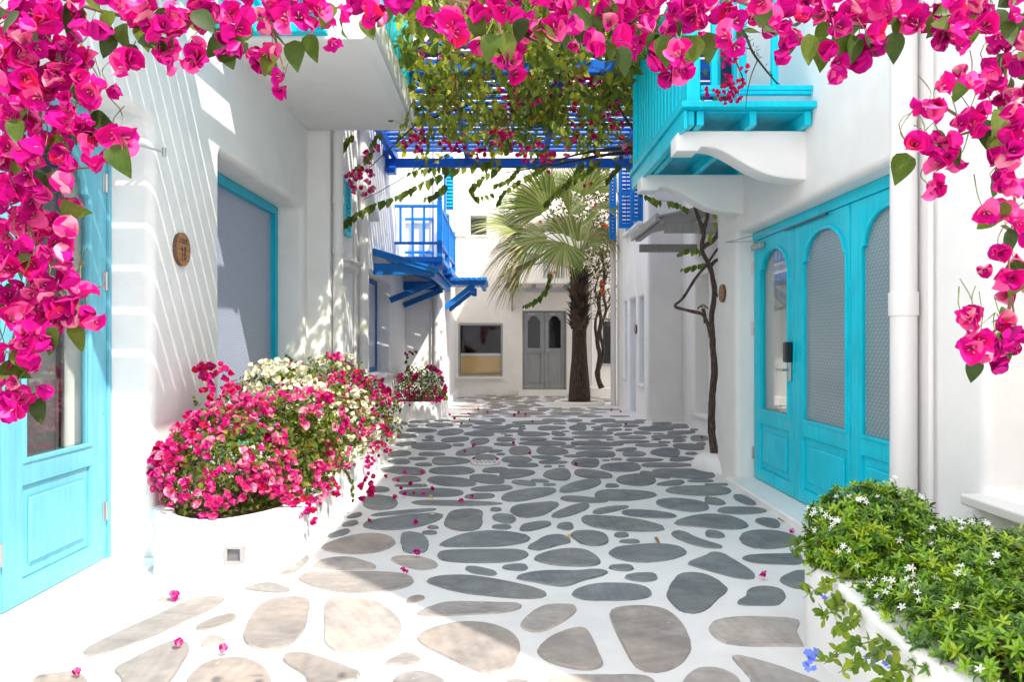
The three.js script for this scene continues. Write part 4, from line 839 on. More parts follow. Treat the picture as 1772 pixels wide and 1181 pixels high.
// ---------------------------------------------------------------- room signs
function signTexture(lines) {
  const n = 256, c = document.createElement('canvas'); c.width = c.height = n; const x = c.getContext('2d');
  x.fillStyle = '#b07f52'; x.fillRect(0, 0, n, n);
  for (let i = 0; i < 220; i++) { x.strokeStyle = rnd() < 0.5 ? 'rgba(90,52,25,0.16)' : 'rgba(220,170,120,0.16)'; x.lineWidth = 1 + rnd() * 2; const y = rnd() * n; x.beginPath(); x.moveTo(0, y); x.bezierCurveTo(80, y + rr(-9, 9), 170, y + rr(-9, 9), n, y + rr(-5, 5)); x.stroke(); }
  x.strokeStyle = 'rgba(50,28,14,0.85)'; x.lineWidth = 3; for (const y of [42, 84, 126, 168, 210]) { x.beginPath(); x.moveTo(8, y); x.lineTo(248, y + rr(-2, 2)); x.stroke(); }
  x.fillStyle = '#1a1414'; x.textAlign = 'center';
  for (const [s, y, px, sx] of lines) { x.save(); x.translate(128, y); x.scale(sx, 1); x.font = 'bold ' + px + 'px sans-serif'; x.fillText(s, 0, 0); x.restore(); }
  const t = new THREE.CanvasTexture(c); t.colorSpace = THREE.SRGBColorSpace; return t;
}
const woodSide = new THREE.MeshStandardMaterial({ color: lin(0.36, 0.20, 0.12), roughness: 0.7, map: barkMap });
function roomSign(label, pos, r, out, lines) {
  const s = thing('room_sign', label, 'room sign', null, pos);
  const g = new THREE.CylinderGeometry(r, r * 0.98, 0.026, 48, 1, true); g.rotateZ(Math.PI / 2); g.translate(out * 0.013, 0, 0); mesh('rim', g, woodSide, s);
  const f = new THREE.CircleGeometry(r, 48); f.rotateY(out * Math.PI / 2); f.translate(out * 0.0262, 0, 0); mesh('face', f, new THREE.MeshStandardMaterial({ map: signTexture(lines), roughness: 0.6 }), s);
}
roomSign('round wooden sign lettered room 18 on the white wall beside the left door', V(-2.1, at(0, 432, 4.87).y, -4.87), 0.108, 1, [['room', 82, 62, 0.86], ['18', 206, 140, 0.66]]);
roomSign('round brown wooden room sign on the white pier beside the bright turquoise doors', V(2.14, at(0, 508, 7.32).y, -7.32), 0.088, -1, [['room', 66, 44, 0.9], ['18', 118, 46, 0.9], ['/', 156, 40, 0.9], ['24', 204, 50, 0.9]]);
roomSign('tiny wooden sign seen edge on between the slit windows of the far right house', V(2.36, at(0, 570, 13.38).y, -13.38), 0.085, -1, []);
// ---------------------------------------------------------------- wall lantern
{
  const l = thing('wall_lantern', 'small black glass wall lantern beside the blue upper shutters on the right', 'lantern', null, at(1075.5, 342, 14.2));
  const cg = new THREE.CylinderGeometry(0.07, 0.045, 0.16, 6, 1, true); mesh('glass', cg, M.glass, l);
  const top = new THREE.ConeGeometry(0.095, 0.07, 6); top.translate(0, 0.115, 0); const bot = new THREE.CylinderGeometry(0.05, 0.03, 0.03, 6); bot.translate(0, -0.095, 0);
  mesh('cap', merge([top, bot]), M.black, l);
  for (let i = 0; i < 6; i++) { const a = i * Math.PI / 3; mesh('glazing_bar', bar(V(Math.sin(a) * 0.047, -0.08, Math.cos(a) * 0.047), V(Math.sin(a) * 0.072, 0.08, Math.cos(a) * 0.072), 0.008, 0.008, 0.001), M.black, l); }
  mesh('bracket', merge([bar(V(0, 0.14, 0), V(0.0, 0.19, 0), 0.015, 0.015), bar(V(0, 0.19, 0), V(0.14, 0.16, 0), 0.015, 0.015)]), M.black, l);
}
// ---------------------------------------------------------------- leaves and flowers
// a leaf lying along +y with its face to +z, base at the origin
function leafGeo(len, wid, o = {}) {
  const { fold = 0.25, droop = 0.25, seg = 6, peak = 0.38, tip = 1, wave = 0.0, sd = 0, stalk = 0.15 } = o, pos = [], idx = [], P = [];
  for (let i = 0; i <= seg; i++) {
    const t = i / seg, w = wid / 2 * Math.pow(Math.sin(Math.PI * Math.pow(t, Math.log(0.5) / Math.log(peak))), 0.85) * (1 - 0.12 * tip * t) + (i === seg ? 0 : 0.0004), y = (stalk * 0 + t) * len, z = -droop * len * t * t + Math.sin(t * 7 + sd) * wave * len;
    for (const s of [-1, 0, 1]) P.push([s * w * Math.cos(fold), y, z + Math.abs(s) * w * Math.sin(fold) + s * Math.sin(t * 9 + sd * 3) * wave * len * 0.6]);
  }
  for (const p of P) pos.push(...p);
  for (let i = 0; i < seg; i++) for (let k = 0; k < 2; k++) { const a = i * 3 + k, b = a + 3; idx.push(a, a + 1, b, b, a + 1, b + 1); }
  const g = new THREE.BufferGeometry(); g.setAttribute('position', new THREE.Float32BufferAttribute(pos, 3)); g.setIndex(idx); g.computeVertexNormals();
  const uv = P.map((p) => [p[0] / wid + 0.5, p[1] / len]).flat(); g.setAttribute('uv', new THREE.Float32BufferAttribute(uv, 2)); return g;
}
function tint(g, fn) { const p = g.attributes.position, c = new Float32Array(p.count * 3); for (let i = 0; i < p.count; i++) { const k = fn(p.getX(i), p.getY(i), p.getZ(i)); c[i * 3] = k[0]; c[i * 3 + 1] = k[1]; c[i * 3 + 2] = k[2]; } g.setAttribute('color', new THREE.BufferAttribute(c, 3)); return g; }
const leafMap = (() => { const n = 128, c = document.createElement('canvas'); c.width = c.height = n; const x = c.getContext('2d'); x.fillStyle = '#dcdcdc'; x.fillRect(0, 0, n, n); for (let i = 0; i < 500; i++) { x.fillStyle = rnd() < 0.5 ? 'rgba(255,255,255,0.12)' : 'rgba(90,100,60,0.10)'; x.beginPath(); x.arc(rnd() * n, rnd() * n, 1 + rnd() * 5, 0, 7); x.fill(); } x.strokeStyle = 'rgba(255,255,225,0.55)'; x.lineWidth = 2.2; x.beginPath(); x.moveTo(64, 0); x.lineTo(64, n); x.stroke(); x.lineWidth = 1; for (let i = 0; i < 6; i++) for (const s of [-1, 1]) { x.beginPath(); x.moveTo(64, n - 8 - i * 20); x.quadraticCurveTo(64 + s * 26, n - 22 - i * 20, 64 + s * 52, n - 44 - i * 20); x.stroke(); } const t = new THREE.CanvasTexture(c); t.colorSpace = THREE.SRGBColorSpace; return t; })();
const leafM = (r, g, b, tr = 0.35, ro = 0.5) => new THREE.MeshPhysicalMaterial({ color: lin(r, g, b), map: leafMap, roughness: ro, specularIntensity: 0.45, transmission: tr, thickness: 0, side: THREE.DoubleSide });
const LF = {
  deep: [leafM(0.075, 0.145, 0.014), leafM(0.10, 0.18, 0.016), leafM(0.045, 0.095, 0.012), leafM(0.16, 0.23, 0.02)],
  stuff: new THREE.MeshPhysicalMaterial({ color: lin(1, 1, 1), map: leafMap, roughness: 0.6, specularIntensity: 0.4, transmission: 0.58, thickness: 0, side: THREE.DoubleSide }),
  glossy: new THREE.MeshPhysicalMaterial({ color: lin(1, 1, 1), map: leafMap, roughness: 0.34, transmission: 0.22, thickness: 0, side: THREE.DoubleSide }),
};
// bougainvillea: three papery bracts round three cream tubes, axis +y
function flowerGeo(len, open, hue, sd) {
  const parts = [];
  const R = (a) => N3(sd * 3.1, a * 2.7, sd * 0.7);
  for (let b = 0; b < 3; b++) {
    const az = b * 2.094 + R(b + 1) * 0.7, op = open * (1 + R(b + 7) * 0.5), L = len * (1 + R(b + 20) * 0.25), W = L * (1.0 + R(b + 30) * 0.2), n = 7, m = 4, pos = [], idx = [], col = [];
    const cup = 0.8 + R(b + 40) * 0.9, k = hue[b % hue.length];
    for (let i = 0; i <= n; i++) {
      const t = i / n, ang = op * (0.35 + 1.0 * t), prof = Math.pow(Math.max(0, Math.sin(Math.PI * Math.pow(Math.min(1, t * 0.97 + 0.03), 0.86))), 0.58);
      // walk outwards along the curved midrib
      let r = 0, y = 0; for (let q = 0; q < 10; q++) { const tt = t * (q + 0.5) / 10, a = op * (0.35 + tt); r += Math.sin(a) * L * t / 10; y += Math.cos(a) * L * t / 10; }
      for (let j = 0; j <= m; j++) {
        const u = j / m * 2 - 1, w = u * W / 2 * prof, lift = Math.abs(u) * Math.abs(u) * W * 0.5 * prof * cup + N3(sd + b * 5 + t * 3, u * 2.2, sd) * L * 0.13 + N3(sd * 2 + t * 8, u * 5 + b, sd + 4) * L * 0.05;
        const rr_ = r - Math.cos(ang) * lift * 0.9, yy = y + Math.sin(ang) * lift * 0.9;
        pos.push(rr_ * Math.cos(az) - w * Math.sin(az), yy, rr_ * Math.sin(az) + w * Math.cos(az));
        const v = 1 + N3(t * 6 + sd, u * 5, b * 3.3 + sd) * 0.3, vein = Math.abs(u) < 0.05 ? 0.82 : 1;
        col.push(Math.min(1, k[0] * v * vein), k[1] * v, k[2] * v * vein);
      }
    }
    for (let i = 0; i < n; i++) for (let j = 0; j < m; j++) { const a = i * (m + 1) + j, c = a + m + 1; idx.push(a, c, a + 1, a + 1, c, c + 1); }
    const g = new THREE.BufferGeometry(); g.setAttribute('position', new THREE.Float32BufferAttribute(pos, 3)); g.setAttribute('color', new THREE.Float32BufferAttribute(col, 3)); g.setIndex(idx); g.computeVertexNormals(); parts.push(g.toNonIndexed());
  }
  for (let b = 0; b < 3; b++) { const g = new THREE.CylinderGeometry(len * 0.03, len * 0.022, len * 0.5, 5, 1, true); g.translate(0, len * 0.27, 0); g.rotateZ(0.35); g.rotateY(b * 2.094 + 0.4 + sd); g.deleteAttribute('uv'); parts.push(tint(g.toNonIndexed(), (x, y) => y > len * 0.42 ? [0.8, 0.75, 0.5] : [hue[0][0] * 0.7, hue[0][1] + 0.06, hue[0][2] * 0.6])); }
  return mergeGeometries(parts.map((g) => { for (const a of Object.keys(g.attributes)) if (!['position', 'normal', 'color'].includes(a)) g.deleteAttribute(a); return g; }));
}
const HUES = { mag: [0.60, 0.001, 0.26], deep: [0.44, 0.001, 0.20], hot: [0.68, 0.003, 0.23], pink: [0.84, 0.10, 0.36], red: [0.72, 0.012, 0.10], rose: [0.84, 0.04, 0.24], pale: [0.88, 0.34, 0.48], white: [0.88, 0.84, 0.70], cream: [0.86, 0.78, 0.58], orange: [0.8, 0.25, 0.05] };
const H = (...k) => k.map((n) => HUES[n].map((v) => v * (n === 'white' || n === 'cream' ? 1 : n === 'mag' || n === 'deep' ? 0.95 : 1.0)));
const petalM = new THREE.MeshPhysicalMaterial({ color: lin(1, 1, 1), vertexColors: true, roughness: 0.75, specularIntensity: 0.2, transmission: 0.3, thickness: 0, side: THREE.DoubleSide });
const FG = [];                                                    // near branches
[['mag', 'mag', 'hot'], ['mag', 'deep', 'mag'], ['hot', 'mag', 'mag'], ['hot', 'mag', 'pink'], ['mag', 'hot', 'pink'], ['pink', 'mag', 'pale'], ['mag', 'pink', 'deep'], ['hot', 'red', 'mag'], ['mag', 'mag', 'mag'], ['mag', 'pink', 'hot']].forEach((h, i) => FG.push(flowerGeo(1, 0.62 + (i % 5) * 0.16, H(...h), i * 1.7 + 0.3)));
const FB = [['rose', 'pink', 'hot'], ['hot', 'pink', 'pink'], ['pink', 'pale', 'rose'], ['pink', 'rose', 'pink'], ['hot', 'hot', 'pink'], ['pink', 'pale', 'pale']].map((h, i) => flowerGeo(1, 0.7 + (i % 3) * 0.15, H(...h), i * 2.3 + 11));
const FD = [['red', 'rose', 'red'], ['rose', 'hot', 'red'], ['hot', 'deep', 'rose'], ['mag', 'hot', 'hot']].map((h, i) => flowerGeo(1, 0.7 + (i % 3) * 0.15, H(...h), i * 2.9 + 41));
const FW = [['white', 'white', 'cream'], ['white', 'cream', 'white'], ['white', 'white', 'white']].map((h, i) => flowerGeo(1, 0.75 + i * 0.12, H(...h), i * 1.9 + 31));
const FO = [['orange', 'orange', 'rose'], ['orange', 'red', 'orange']].map((h, i) => flowerGeo(1, 0.8, H(...h), i * 1.9 + 61));
const BL = [0, 1, 2, 3, 4].map((i) => leafGeo(1, 0.66 + (i % 3) * 0.06, { fold: 0.16 + i * 0.07, droop: 0.08 + (i % 3) * 0.14, seg: 7, peak: 0.36, wave: 0.02, sd: i * 2.1 }));
const Yax = V(0, 1, 0), Zax = V(0, 0, 1);
function rdir() { const z = rr(-1, 1), a = rr(0, 6.283), r = Math.sqrt(1 - z * z); return V(r * Math.cos(a), z, r * Math.sin(a)); }
function quatAxis(axis, roll) { const q = new THREE.Quaternion().setFromUnitVectors(Yax, axis); return q.multiply(new THREE.Quaternion().setFromAxisAngle(Yax, roll)); }
function quatLeaf(dir, nrm) { const y = dir.clone().normalize(), z = nrm.clone().sub(y.clone().multiplyScalar(nrm.dot(y))); if (z.lengthSq() < 1e-5) z.set(0.3, 0.5, 0.8).sub(y.clone().multiplyScalar(0.5)); z.normalize(); const x = y.clone().cross(z); return new THREE.Quaternion().setFromRotationMatrix(new THREE.Matrix4().makeBasis(x, y, z)); }
function putFlower(parent, p, axis, size, set) { const m = mesh('flower', pick(set), petalM, parent); m.position.copy(p); m.quaternion.copy(quatAxis(axis, rr(0, 6.28))); m.scale.setScalar(size); return m; }
function putLeaf(parent, p, dir, nrm, size, mats = LF.deep, set = BL) { const m = mesh('leaf', pick(set), pick(mats), parent); m.position.copy(p); m.quaternion.copy(quatLeaf(dir, nrm)); m.scale.setScalar(size); return m; }
function instanced(name, geo, mat, items, parent, ud = { kind: 'stuff' }) {       // items: {p,q,s,c}
  const im = new THREE.InstancedMesh(geo, mat, items.length), m = new THREE.Matrix4(); im.name = name; if (parent !== scene) { if (!kids.has(parent)) kids.set(parent, {}); const k = kids.get(parent), c = k[name] || 0; k[name] = c + 1; if (c) im.name = name + '_' + String(c).padStart(3, '0'); }
  items.forEach((it, i) => { m.compose(it.p, it.q, V(it.s, it.s, it.s)); im.setMatrixAt(i, m); if (it.c) im.setColorAt(i, it.c); });
  im.castShadow = im.receiveShadow = true; Object.assign(im.userData, ud); parent.add(im); return im;
}
// ---------------------------------------------------------------- near flowering branches that frame the view
function branch(label, discs, singles, leaves, stems, D = [1.4, 1.62], spacing = 21) {
  const b = thing('flowering_branch', label, 'flowering branch', 'bougainvillea branches close overhead'), done = []; let nf = 0;
  for (const s of stems) mesh('stem', tube(s.map(([x, y, d]) => at(x, y, d || 1.56)), s.r || 0.004, s.e || 0.0018, 6, 5, 0.2), M.twig, b);
  const put = (x, y, d) => { const n = rnd() < 0.55 ? 2 : 1; for (let k = 0; k < n && nf < 296; k++) { const ax = rdir().multiplyScalar(1.0).add(V(0, -0.15, 0.8)).normalize(), o = k ? rdir().multiplyScalar(0.02) : V(); putFlower(b, at(x, y, d).add(o), ax, rr(0.027, 0.040), FG); nf++; } done.push([x, y]); if (rnd() < 0.35) mesh('stem', tube([at(x, y, d + 0.01), at(x + rr(-16, 16), y - rr(12, 34), d + 0.04), at(x + rr(-30, 30), y - rr(40, 70), 1.6)], 0.0008, 0.0013, 4, 3), rnd() < 0.5 ? M.twig : M.greenTwig, b); };
  for (const [x, y] of singles) { put(x, y, rr(1.42, 1.52)); if (rnd() < 0.45) put(x + rr(-20, 20), y + rr(-16, 16), rr(1.44, 1.54)); mesh('stem', tube([at(x, y, 1.5), at(x + rr(-12, 12), y - rr(14, 30), 1.53), at(x + rr(-24, 24), y - rr(40, 60), 1.57)], 0.0009, 0.0012, 5, 4), M.greenTwig, b); }
  for (const [cx, cy, r] of discs) {
    const n = Math.round(r * r * 3.14 / (spacing * spacing) * 2.4);
    for (let i = 0; i < n; i++) { const a = rnd() * 6.283, q = Math.sqrt(rnd()) * r, x = cx + Math.cos(a) * q, y = cy + Math.sin(a) * q; if (done.some(([u, v]) => Math.hypot(u - x, v - y) < spacing)) continue; put(x, y, rr(D[0], D[1])); }
    const nl = Math.max(1, Math.round(r * r / 1100));
    for (let i = 0; i < nl; i++) { const a = rnd() * 6.283, q = Math.sqrt(rnd()) * r * 1.08; putLeaf(b, at(cx + Math.cos(a) * q, cy + Math.sin(a) * q, rr(1.46, 1.68)), rdir().multiplyScalar(0.9).add(V(0, -0.7, 0)), rdir().multiplyScalar(0.6).add(V(0, 0.35, 0.8)), rr(0.04, 0.066)); }
  }
  for (const [x, y, ang] of leaves) { const a = (ang === undefined ? rr(-0.7, 0.7) : ang), dir = V(Math.sin(a), -Math.cos(a), rr(-0.2, 0.35)); putLeaf(b, at(x, y, rr(1.42, 1.52)), dir, rdir().multiplyScalar(0.35).add(V(0, 0.3, 0.9)), rr(0.052, 0.072)); }
  return b;
}
branch('thick magenta bougainvillea branch hanging down in front of the left turquoise door',
  [[30, 50, 85], [115, 25, 55], [60, 140, 85], [110, 100, 45], [45, 240, 85], [120, 230, 48], [30, 330, 80], [95, 350, 38], [20, 420, 66], [88, 420, 42], [20, 500, 48], [70, 485, 25], [5, 575, 36], [75, 560, 26], [125, 505, 20], [8, 650, 34], [45, 620, 26]],
  [[145, 110], [108, 140], [160, 158], [187, 146], [226, 118], [62, 120], [165, 222], [206, 232], [163, 258], [168, 300], [140, 482], [82, 482], [95, 512], [128, 546], [148, 544], [95, 588], [65, 612], [112, 540], [8, 625], [14, 690], [30, 660], [22, 705], [48, 668], [40, 595], [18, 560], [62, 545]],
  [[50, 165, -0.3], [28, 205, 0.2], [195, 250, 0.5], [150, 205, 1.2], [40, 275, -0.2], [130, 555, 0.2], [100, 565, -0.4], [30, 465, -1.2], [55, 440, -0.6], [25, 605, 0.6], [60, 680, 0.2], [35, 20, -0.8], [140, 5, -0.6], [55, 300, 0.6]],
  [Object.assign([[70, -40], [55, 80], [70, 200], [45, 330], [55, 450], [20, 600], [8, 700]], { r: 0.0042 }), [[60, 210], [120, 215], [190, 228]], [[52, 440], [100, 500], [135, 550]], [[40, 560], [60, 600], [95, 590]], [[40, 340], [90, 300], [160, 290]]]);
branch('magenta bougainvillea branch in front of the timber balcony and white balcony slab',
  [[235, 22, 40], [300, 22, 44], [330, 62, 26], [372, 25, 38], [402, 72, 26], [455, 18, 40], [470, 58, 30], [510, 25, 26], [555, 30, 24], [612, 32, 28], [672, 30, 22]],
  [[492, 134], [462, 116], [280, 92], [330, 92], [160, 35]],
  [[242, 66, 1.2], [196, 58, -0.5], [198, 20, -0.6], [212, 40, 0.1], [222, 75, 0.3], [300, 20, -0.8], [335, 18, 0.8], [388, 78, 0.4], [430, 75, -0.9], [535, 58, 0.2], [510, 70, 0.1], [470, 92, -0.2], [455, 92, 0.5], [575, 5, -0.4], [630, 30, 0.4], [440, 50, -1.2]],
  [Object.assign([[60, -20], [200, 25], [330, 40], [470, 30], [600, 10], [720, -30]], { r: 0.005 }), [[470, 40], [480, 80], [492, 120]], [[330, 40], [290, 65], [280, 90]]]);
branch('magenta bougainvillea branch across the middle in front of the pergola vine',
  [[905, 15, 42], [960, 25, 40], [1000, 35, 36], [1045, 45, 38], [1095, 20, 40], [1105, 55, 32], [1150, 12, 34], [1190, 12, 36], [1010, 72, 16]],
  [[768, 38], [785, 50], [836, 68], [882, 112], [893, 100], [1181, 113], [1150, 94], [852, 22], [820, 8], [730, 12]],
  [[892, 40, 1.1], [920, 50, 1.2], [873, 55, 0.2], [855, 58, -0.3], [905, 30, -0.2], [820, 25, 0.3], [760, 10, -0.4], [1052, 5, -0.5], [985, 18, 0.9], [1125, 55, 0.3], [1145, 60, 0.2], [1165, 66, -0.1], [1205, 60, -0.2], [1225, 55, 0.1], [1180, 62, 0.5], [1075, 78, 0.2]],
  [Object.assign([[690, -30], [800, 5], [900, 35], [1020, 30], [1150, 25], [1230, -20]], { r: 0.005 }), [[860, 30], [870, 70], [882, 100]], [[1160, 30], [1172, 70], [1180, 100]], [[800, 5], [820, 40], [836, 60]]]);
branch('magenta bougainvillea branch in front of the turquoise balcony and upper right wall',
  [[1235, 22, 40], [1290, 18, 44], [1262, 48, 24], [1342, 38, 34], [1385, 18, 34], [1425, 15, 34], [1465, 25, 32], [1520, 25, 38], [1565, 20, 38], [1612, 18, 44], [1640, 40, 26], [1690, 8, 24]],
  [[1446, 113], [1482, 92], [1562, 52], [1630, 62], [1590, 48], [1700, 48]],
  [[1398, 58, 0.1], [1420, 62, 0.1], [1370, 52, -0.3], [1440, 60, 0.8], [1478, 62, -0.1], [1500, 50, 0.2], [1545, 55, 0.1], [1655, 12, -1.2], [1680, 25, 0.1], [1725, 15, 0.3], [1755, 20, -0.2], [1740, 35, 0.1], [1310, 10, 0.6]],
  [Object.assign([[1200, -30], [1320, 15], [1450, 30], [1580, 20], [1720, -30]], { r: 0.005 }), [[1440, 30], [1442, 70], [1446, 104]], [[1470, 40], [1478, 70], [1482, 90]]]);
branch('magenta bougainvillea branch hanging down in front of the right white wall',
  [[1745, 30, 34], [1732, 105, 42], [1690, 135, 26], [1752, 165, 36], [1702, 178, 24], [1748, 245, 40], [1735, 300, 30], [1752, 345, 38], [1728, 372, 26], [1745, 430, 40], [1724, 470, 26], [1758, 505, 32], [1765, 560, 20]],
  [[1608, 172], [1622, 185], [1568, 248], [1592, 240], [1600, 262], [1604, 318], [1655, 222], [1640, 272], [1684, 215], [1683, 545], [1694, 552], [1672, 602], [1690, 590], [1738, 560], [1726, 592], [1745, 600], [1726, 648], [1700, 600]],
  [[1605, 240, 1.4], [1568, 265, -0.4], [1700, 205, 0.3], [1725, 190, -0.2], [1745, 205, 0.2], [1712, 235, 0.5], [1640, 245, 0.5], [1755, 180, 0.1], [1700, 590, 1.3], [1688, 618, -0.1], [1725, 575, 0.4], [1745, 395, 0.2], [1765, 470, -0.3], [1760, 90, 0.4]],
  [Object.assign([[1760, -40], [1740, 90], [1745, 220], [1755, 350], [1745, 460], [1762, 600]], { r: 0.0038 }), [[1745, 215], [1690, 225], [1600, 255]], [[1752, 480], [1740, 550], [1700, 590], [1672, 605]], [[1690, 225], [1640, 190], [1612, 176]], [[1740, 550], [1735, 600], [1727, 640]]]);
// ---------------------------------------------------------------- shrubs
// points near the skin of a set of ellipsoids [x, y, d, rx, ry, rd]
function skin(ell, lo = 0.72, hi = 1.06) {
  const w = ell.map((e) => e[3] * e[4] + e[4] * e[5] + e[3] * e[5]), W = w.reduce((a, b) => a + b, 0); let k = rnd() * W, i = 0; while (k > w[i] && i < ell.length - 1) { k -= w[i]; i++; }
  const e = ell[i], n = rdir(), q = lo + (hi - lo) * Math.pow(rnd(), 0.6) + N3(n.x * 2.2 + i * 4, n.y * 2.2, n.z * 2.2) * 0.16;
  return { p: V(e[0] + n.x * e[3] * q, e[1] + n.y * e[4] * q, -e[2] + n.z * e[5] * q), n: V(n.x / e[3], n.y / e[4], n.z / e[5]).normalize(), q, e };
}
function buried(p, ell, me) { return ell.some((e) => e !== me && ((p.x - e[0]) / e[3]) ** 2 + ((p.y - e[1]) / e[4]) ** 2 + ((-p.z - e[2]) / e[5]) ** 2 < 0.5); }
const BLs = [0, 1].map((i) => leafGeo(1, 0.72, { fold: 0.25 + i * 0.2, droop: 0.15 + i * 0.2, seg: 4, peak: 0.36 }));
function shrub(name, label, cat, group, o) {
  const t = thing(name, label, cat, group), { ell, floor } = o;
  const base = o.base; for (let i = 0; i < (o.stems || 10); i++) { const s = skin(ell, 0.7, 0.95); const b = base.clone().add(V(rr(-0.1, 0.1), 0, rr(-0.14, 0.14) * (o.long || 1))); const m = b.clone().lerp(s.p, 0.5).add(V(rr(-0.06, 0.06), rr(0.02, 0.12), rr(-0.06, 0.06))); mesh('stem', tube([b, m, s.p], 0.009, 0.003, 5, 4, 0.2), M.twig, t); }
  const L = [[], []];
  for (let i = 0; i < o.leaves; i++) { const s = skin(ell, 0.5, 1.08); if (s.p.y < floor || buried(s.p, ell, s.e) || (o.keep && !o.keep(s.p))) continue; const v = rr(0.7, 1.25), y = rnd() < (o.yellow || 0.3) ? 1 : 0; const c = y ? lin(0.44 * v, 0.46 * v, 0.05 * v) : lin(0.20 * v, 0.30 * v, 0.035 * v); L[i & 1].push({ p: s.p, q: quatLeaf(rdir().multiplyScalar(0.9).add(s.n.clone().multiplyScalar(0.5)).add(V(0, -0.35, 0)), s.n.clone().add(rdir().multiplyScalar(0.75))), s: rr(0.03, 0.055) * (o.leafScale || 1), c }); }
  instanced('foliage', BLs[0], LF.stuff, L[0], t); instanced('foliage', BLs[1], LF.stuff, L[1], t);
  // flowers in loose heads; the nearest are single parts, the rest one mass
  const fl = []; let guard = 0;
  while (fl.length < o.flowers && guard++ < 4000) {
    const s = skin(ell, 0.95, 1.05); if (s.p.y < floor + 0.03 || buried(s.p, ell, s.e) || (o.keep && !o.keep(s.p))) continue; if (s.n.z < -0.55) continue;
    const n = 3 + Math.floor(rnd() * 8), set = o.pickSet(s.p), sc = rr(0.9, 1.15);
    for (let k = 0; k < n; k++) { const d = rdir().multiplyScalar(rr(0.02, 0.085)); d.addScaledVector(s.n, -d.dot(s.n) * 0.5); fl.push({ p: s.p.clone().add(d).addScaledVector(s.n, 0.012), ax: s.n.clone().multiplyScalar(0.8).add(rdir().multiplyScalar(0.8)).add(V(0, 0.15, 0.15)).normalize(), set, s: rr(0.031, 0.046) * sc * (o.size || 1) }); }
  }
  for (const [x, y, d, n, set, r] of (o.heads || [])) for (let k = 0; k < n; k++) { const q = at(x, y, d), dir = rdir(); fl.push({ p: q.addScaledVector(dir, Math.cbrt(rnd()) * (r || 0.06)), ax: dir.add(V(0, 0.1, 0.5)).normalize(), set: set || FB, s: rr(0.031, 0.046) * (o.size || 1) }); }
  fl.sort((a, b) => b.p.z - a.p.z);
  const near = fl.slice(0, o.parts || 300), rest = fl.slice(near.length);
  for (const f of near) putFlower(t, f.p, f.ax, f.s, f.set);
  const bySet = new Map(); for (const f of rest) { const g = pick(f.set); if (!bySet.has(g)) bySet.set(g, []); bySet.get(g).push({ p: f.p, q: quatAxis(f.ax, rr(0, 6)), s: f.s }); }
  for (const [g, it] of bySet) instanced('flower_mass', g, petalM, it, t);
  return t;
}
const S1 = shrub('bougainvillea_shrub', 'bright pink bougainvillea shrub at the near end of the long white planter', 'shrub', 'bougainvillea shrubs in the left planters', {
  ell: [[-1.70, 0.50, 4.72, 0.40, 0.36, 0.42], [-1.42, 0.42, 4.95, 0.26, 0.26, 0.42], [-1.5, 0.62, 5.15, 0.4, 0.34, 0.4]], floor: 0.25, base: V(-1.6, 0.27, -4.85), leaves: 4200, flowers: 600, parts: 300, yellow: 0.4, pickSet: () => rnd() < 0.85 ? FB : FD,
  heads: [[375, 660, 4.95, 26, FD, 0.11], [395, 690, 4.95, 16, FB, 0.08], [355, 645, 4.95, 8, FD, 0.05], [380, 735, 4.8, 10, FD, 0.07], [325, 735, 4.6, 8, FD, 0.06], [350, 730, 4.6, 7, FD, 0.06], [330, 770, 4.5, 9, FB, 0.07], [280, 800, 4.35, 7, FB, 0.045], [290, 820, 4.35, 7, FB, 0.05], [305, 845, 4.32, 6, FB, 0.05], [335, 850, 4.3, 14, FB, 0.07], [375, 860, 4.25, 14, FB, 0.07], [360, 880, 4.2, 10, FB, 0.05], [525, 870, 4.55, 14, FD, 0.06], [535, 893, 4.5, 9, FD, 0.045], [500, 850, 4.5, 9, FB, 0.06], [415, 850, 4.3, 8, FB, 0.06]] });
const S2 = shrub('bougainvillea_shrub', 'white and cream flowering bougainvillea shrub in the middle of the long planter', 'shrub', 'bougainvillea shrubs in the left planters', {
  ell: [[-1.72, 0.82, 5.75, 0.34, 0.28, 0.40], [-1.45, 0.62, 6.1, 0.34, 0.34, 0.5]], floor: 0.27, base: V(-1.65, 0.27, -5.9), leaves: 2800, flowers: 380, parts: 300, yellow: 0.55, size: 0.92, pickSet: (p) => (p.x < -1.5 && p.y > 0.8) || rnd() < 0.55 ? FW : FB,
  heads: [[460, 655, 5.3, 44, FW, 0.13], [500, 690, 5.2, 40, FW, 0.12], [520, 655, 5.3, 24, FW, 0.10], [550, 690, 5.25, 24, FW, 0.10], [440, 690, 5.4, 20, FW, 0.09], [480, 640, 5.6, 14, FW, 0.08], [540, 715, 5.4, 16, FW, 0.08], [622, 700, 6.0, 26, FW, 0.11], [638, 740, 6.2, 24, FW, 0.11], [610, 775, 5.7, 20, FW, 0.10], [590, 720, 5.5, 16, FW, 0.09], [575, 845, 5.1, 6, FD, 0.045], [630, 850, 5.4, 12, FD, 0.06], [640, 832, 5.5, 7, FD, 0.05]] });
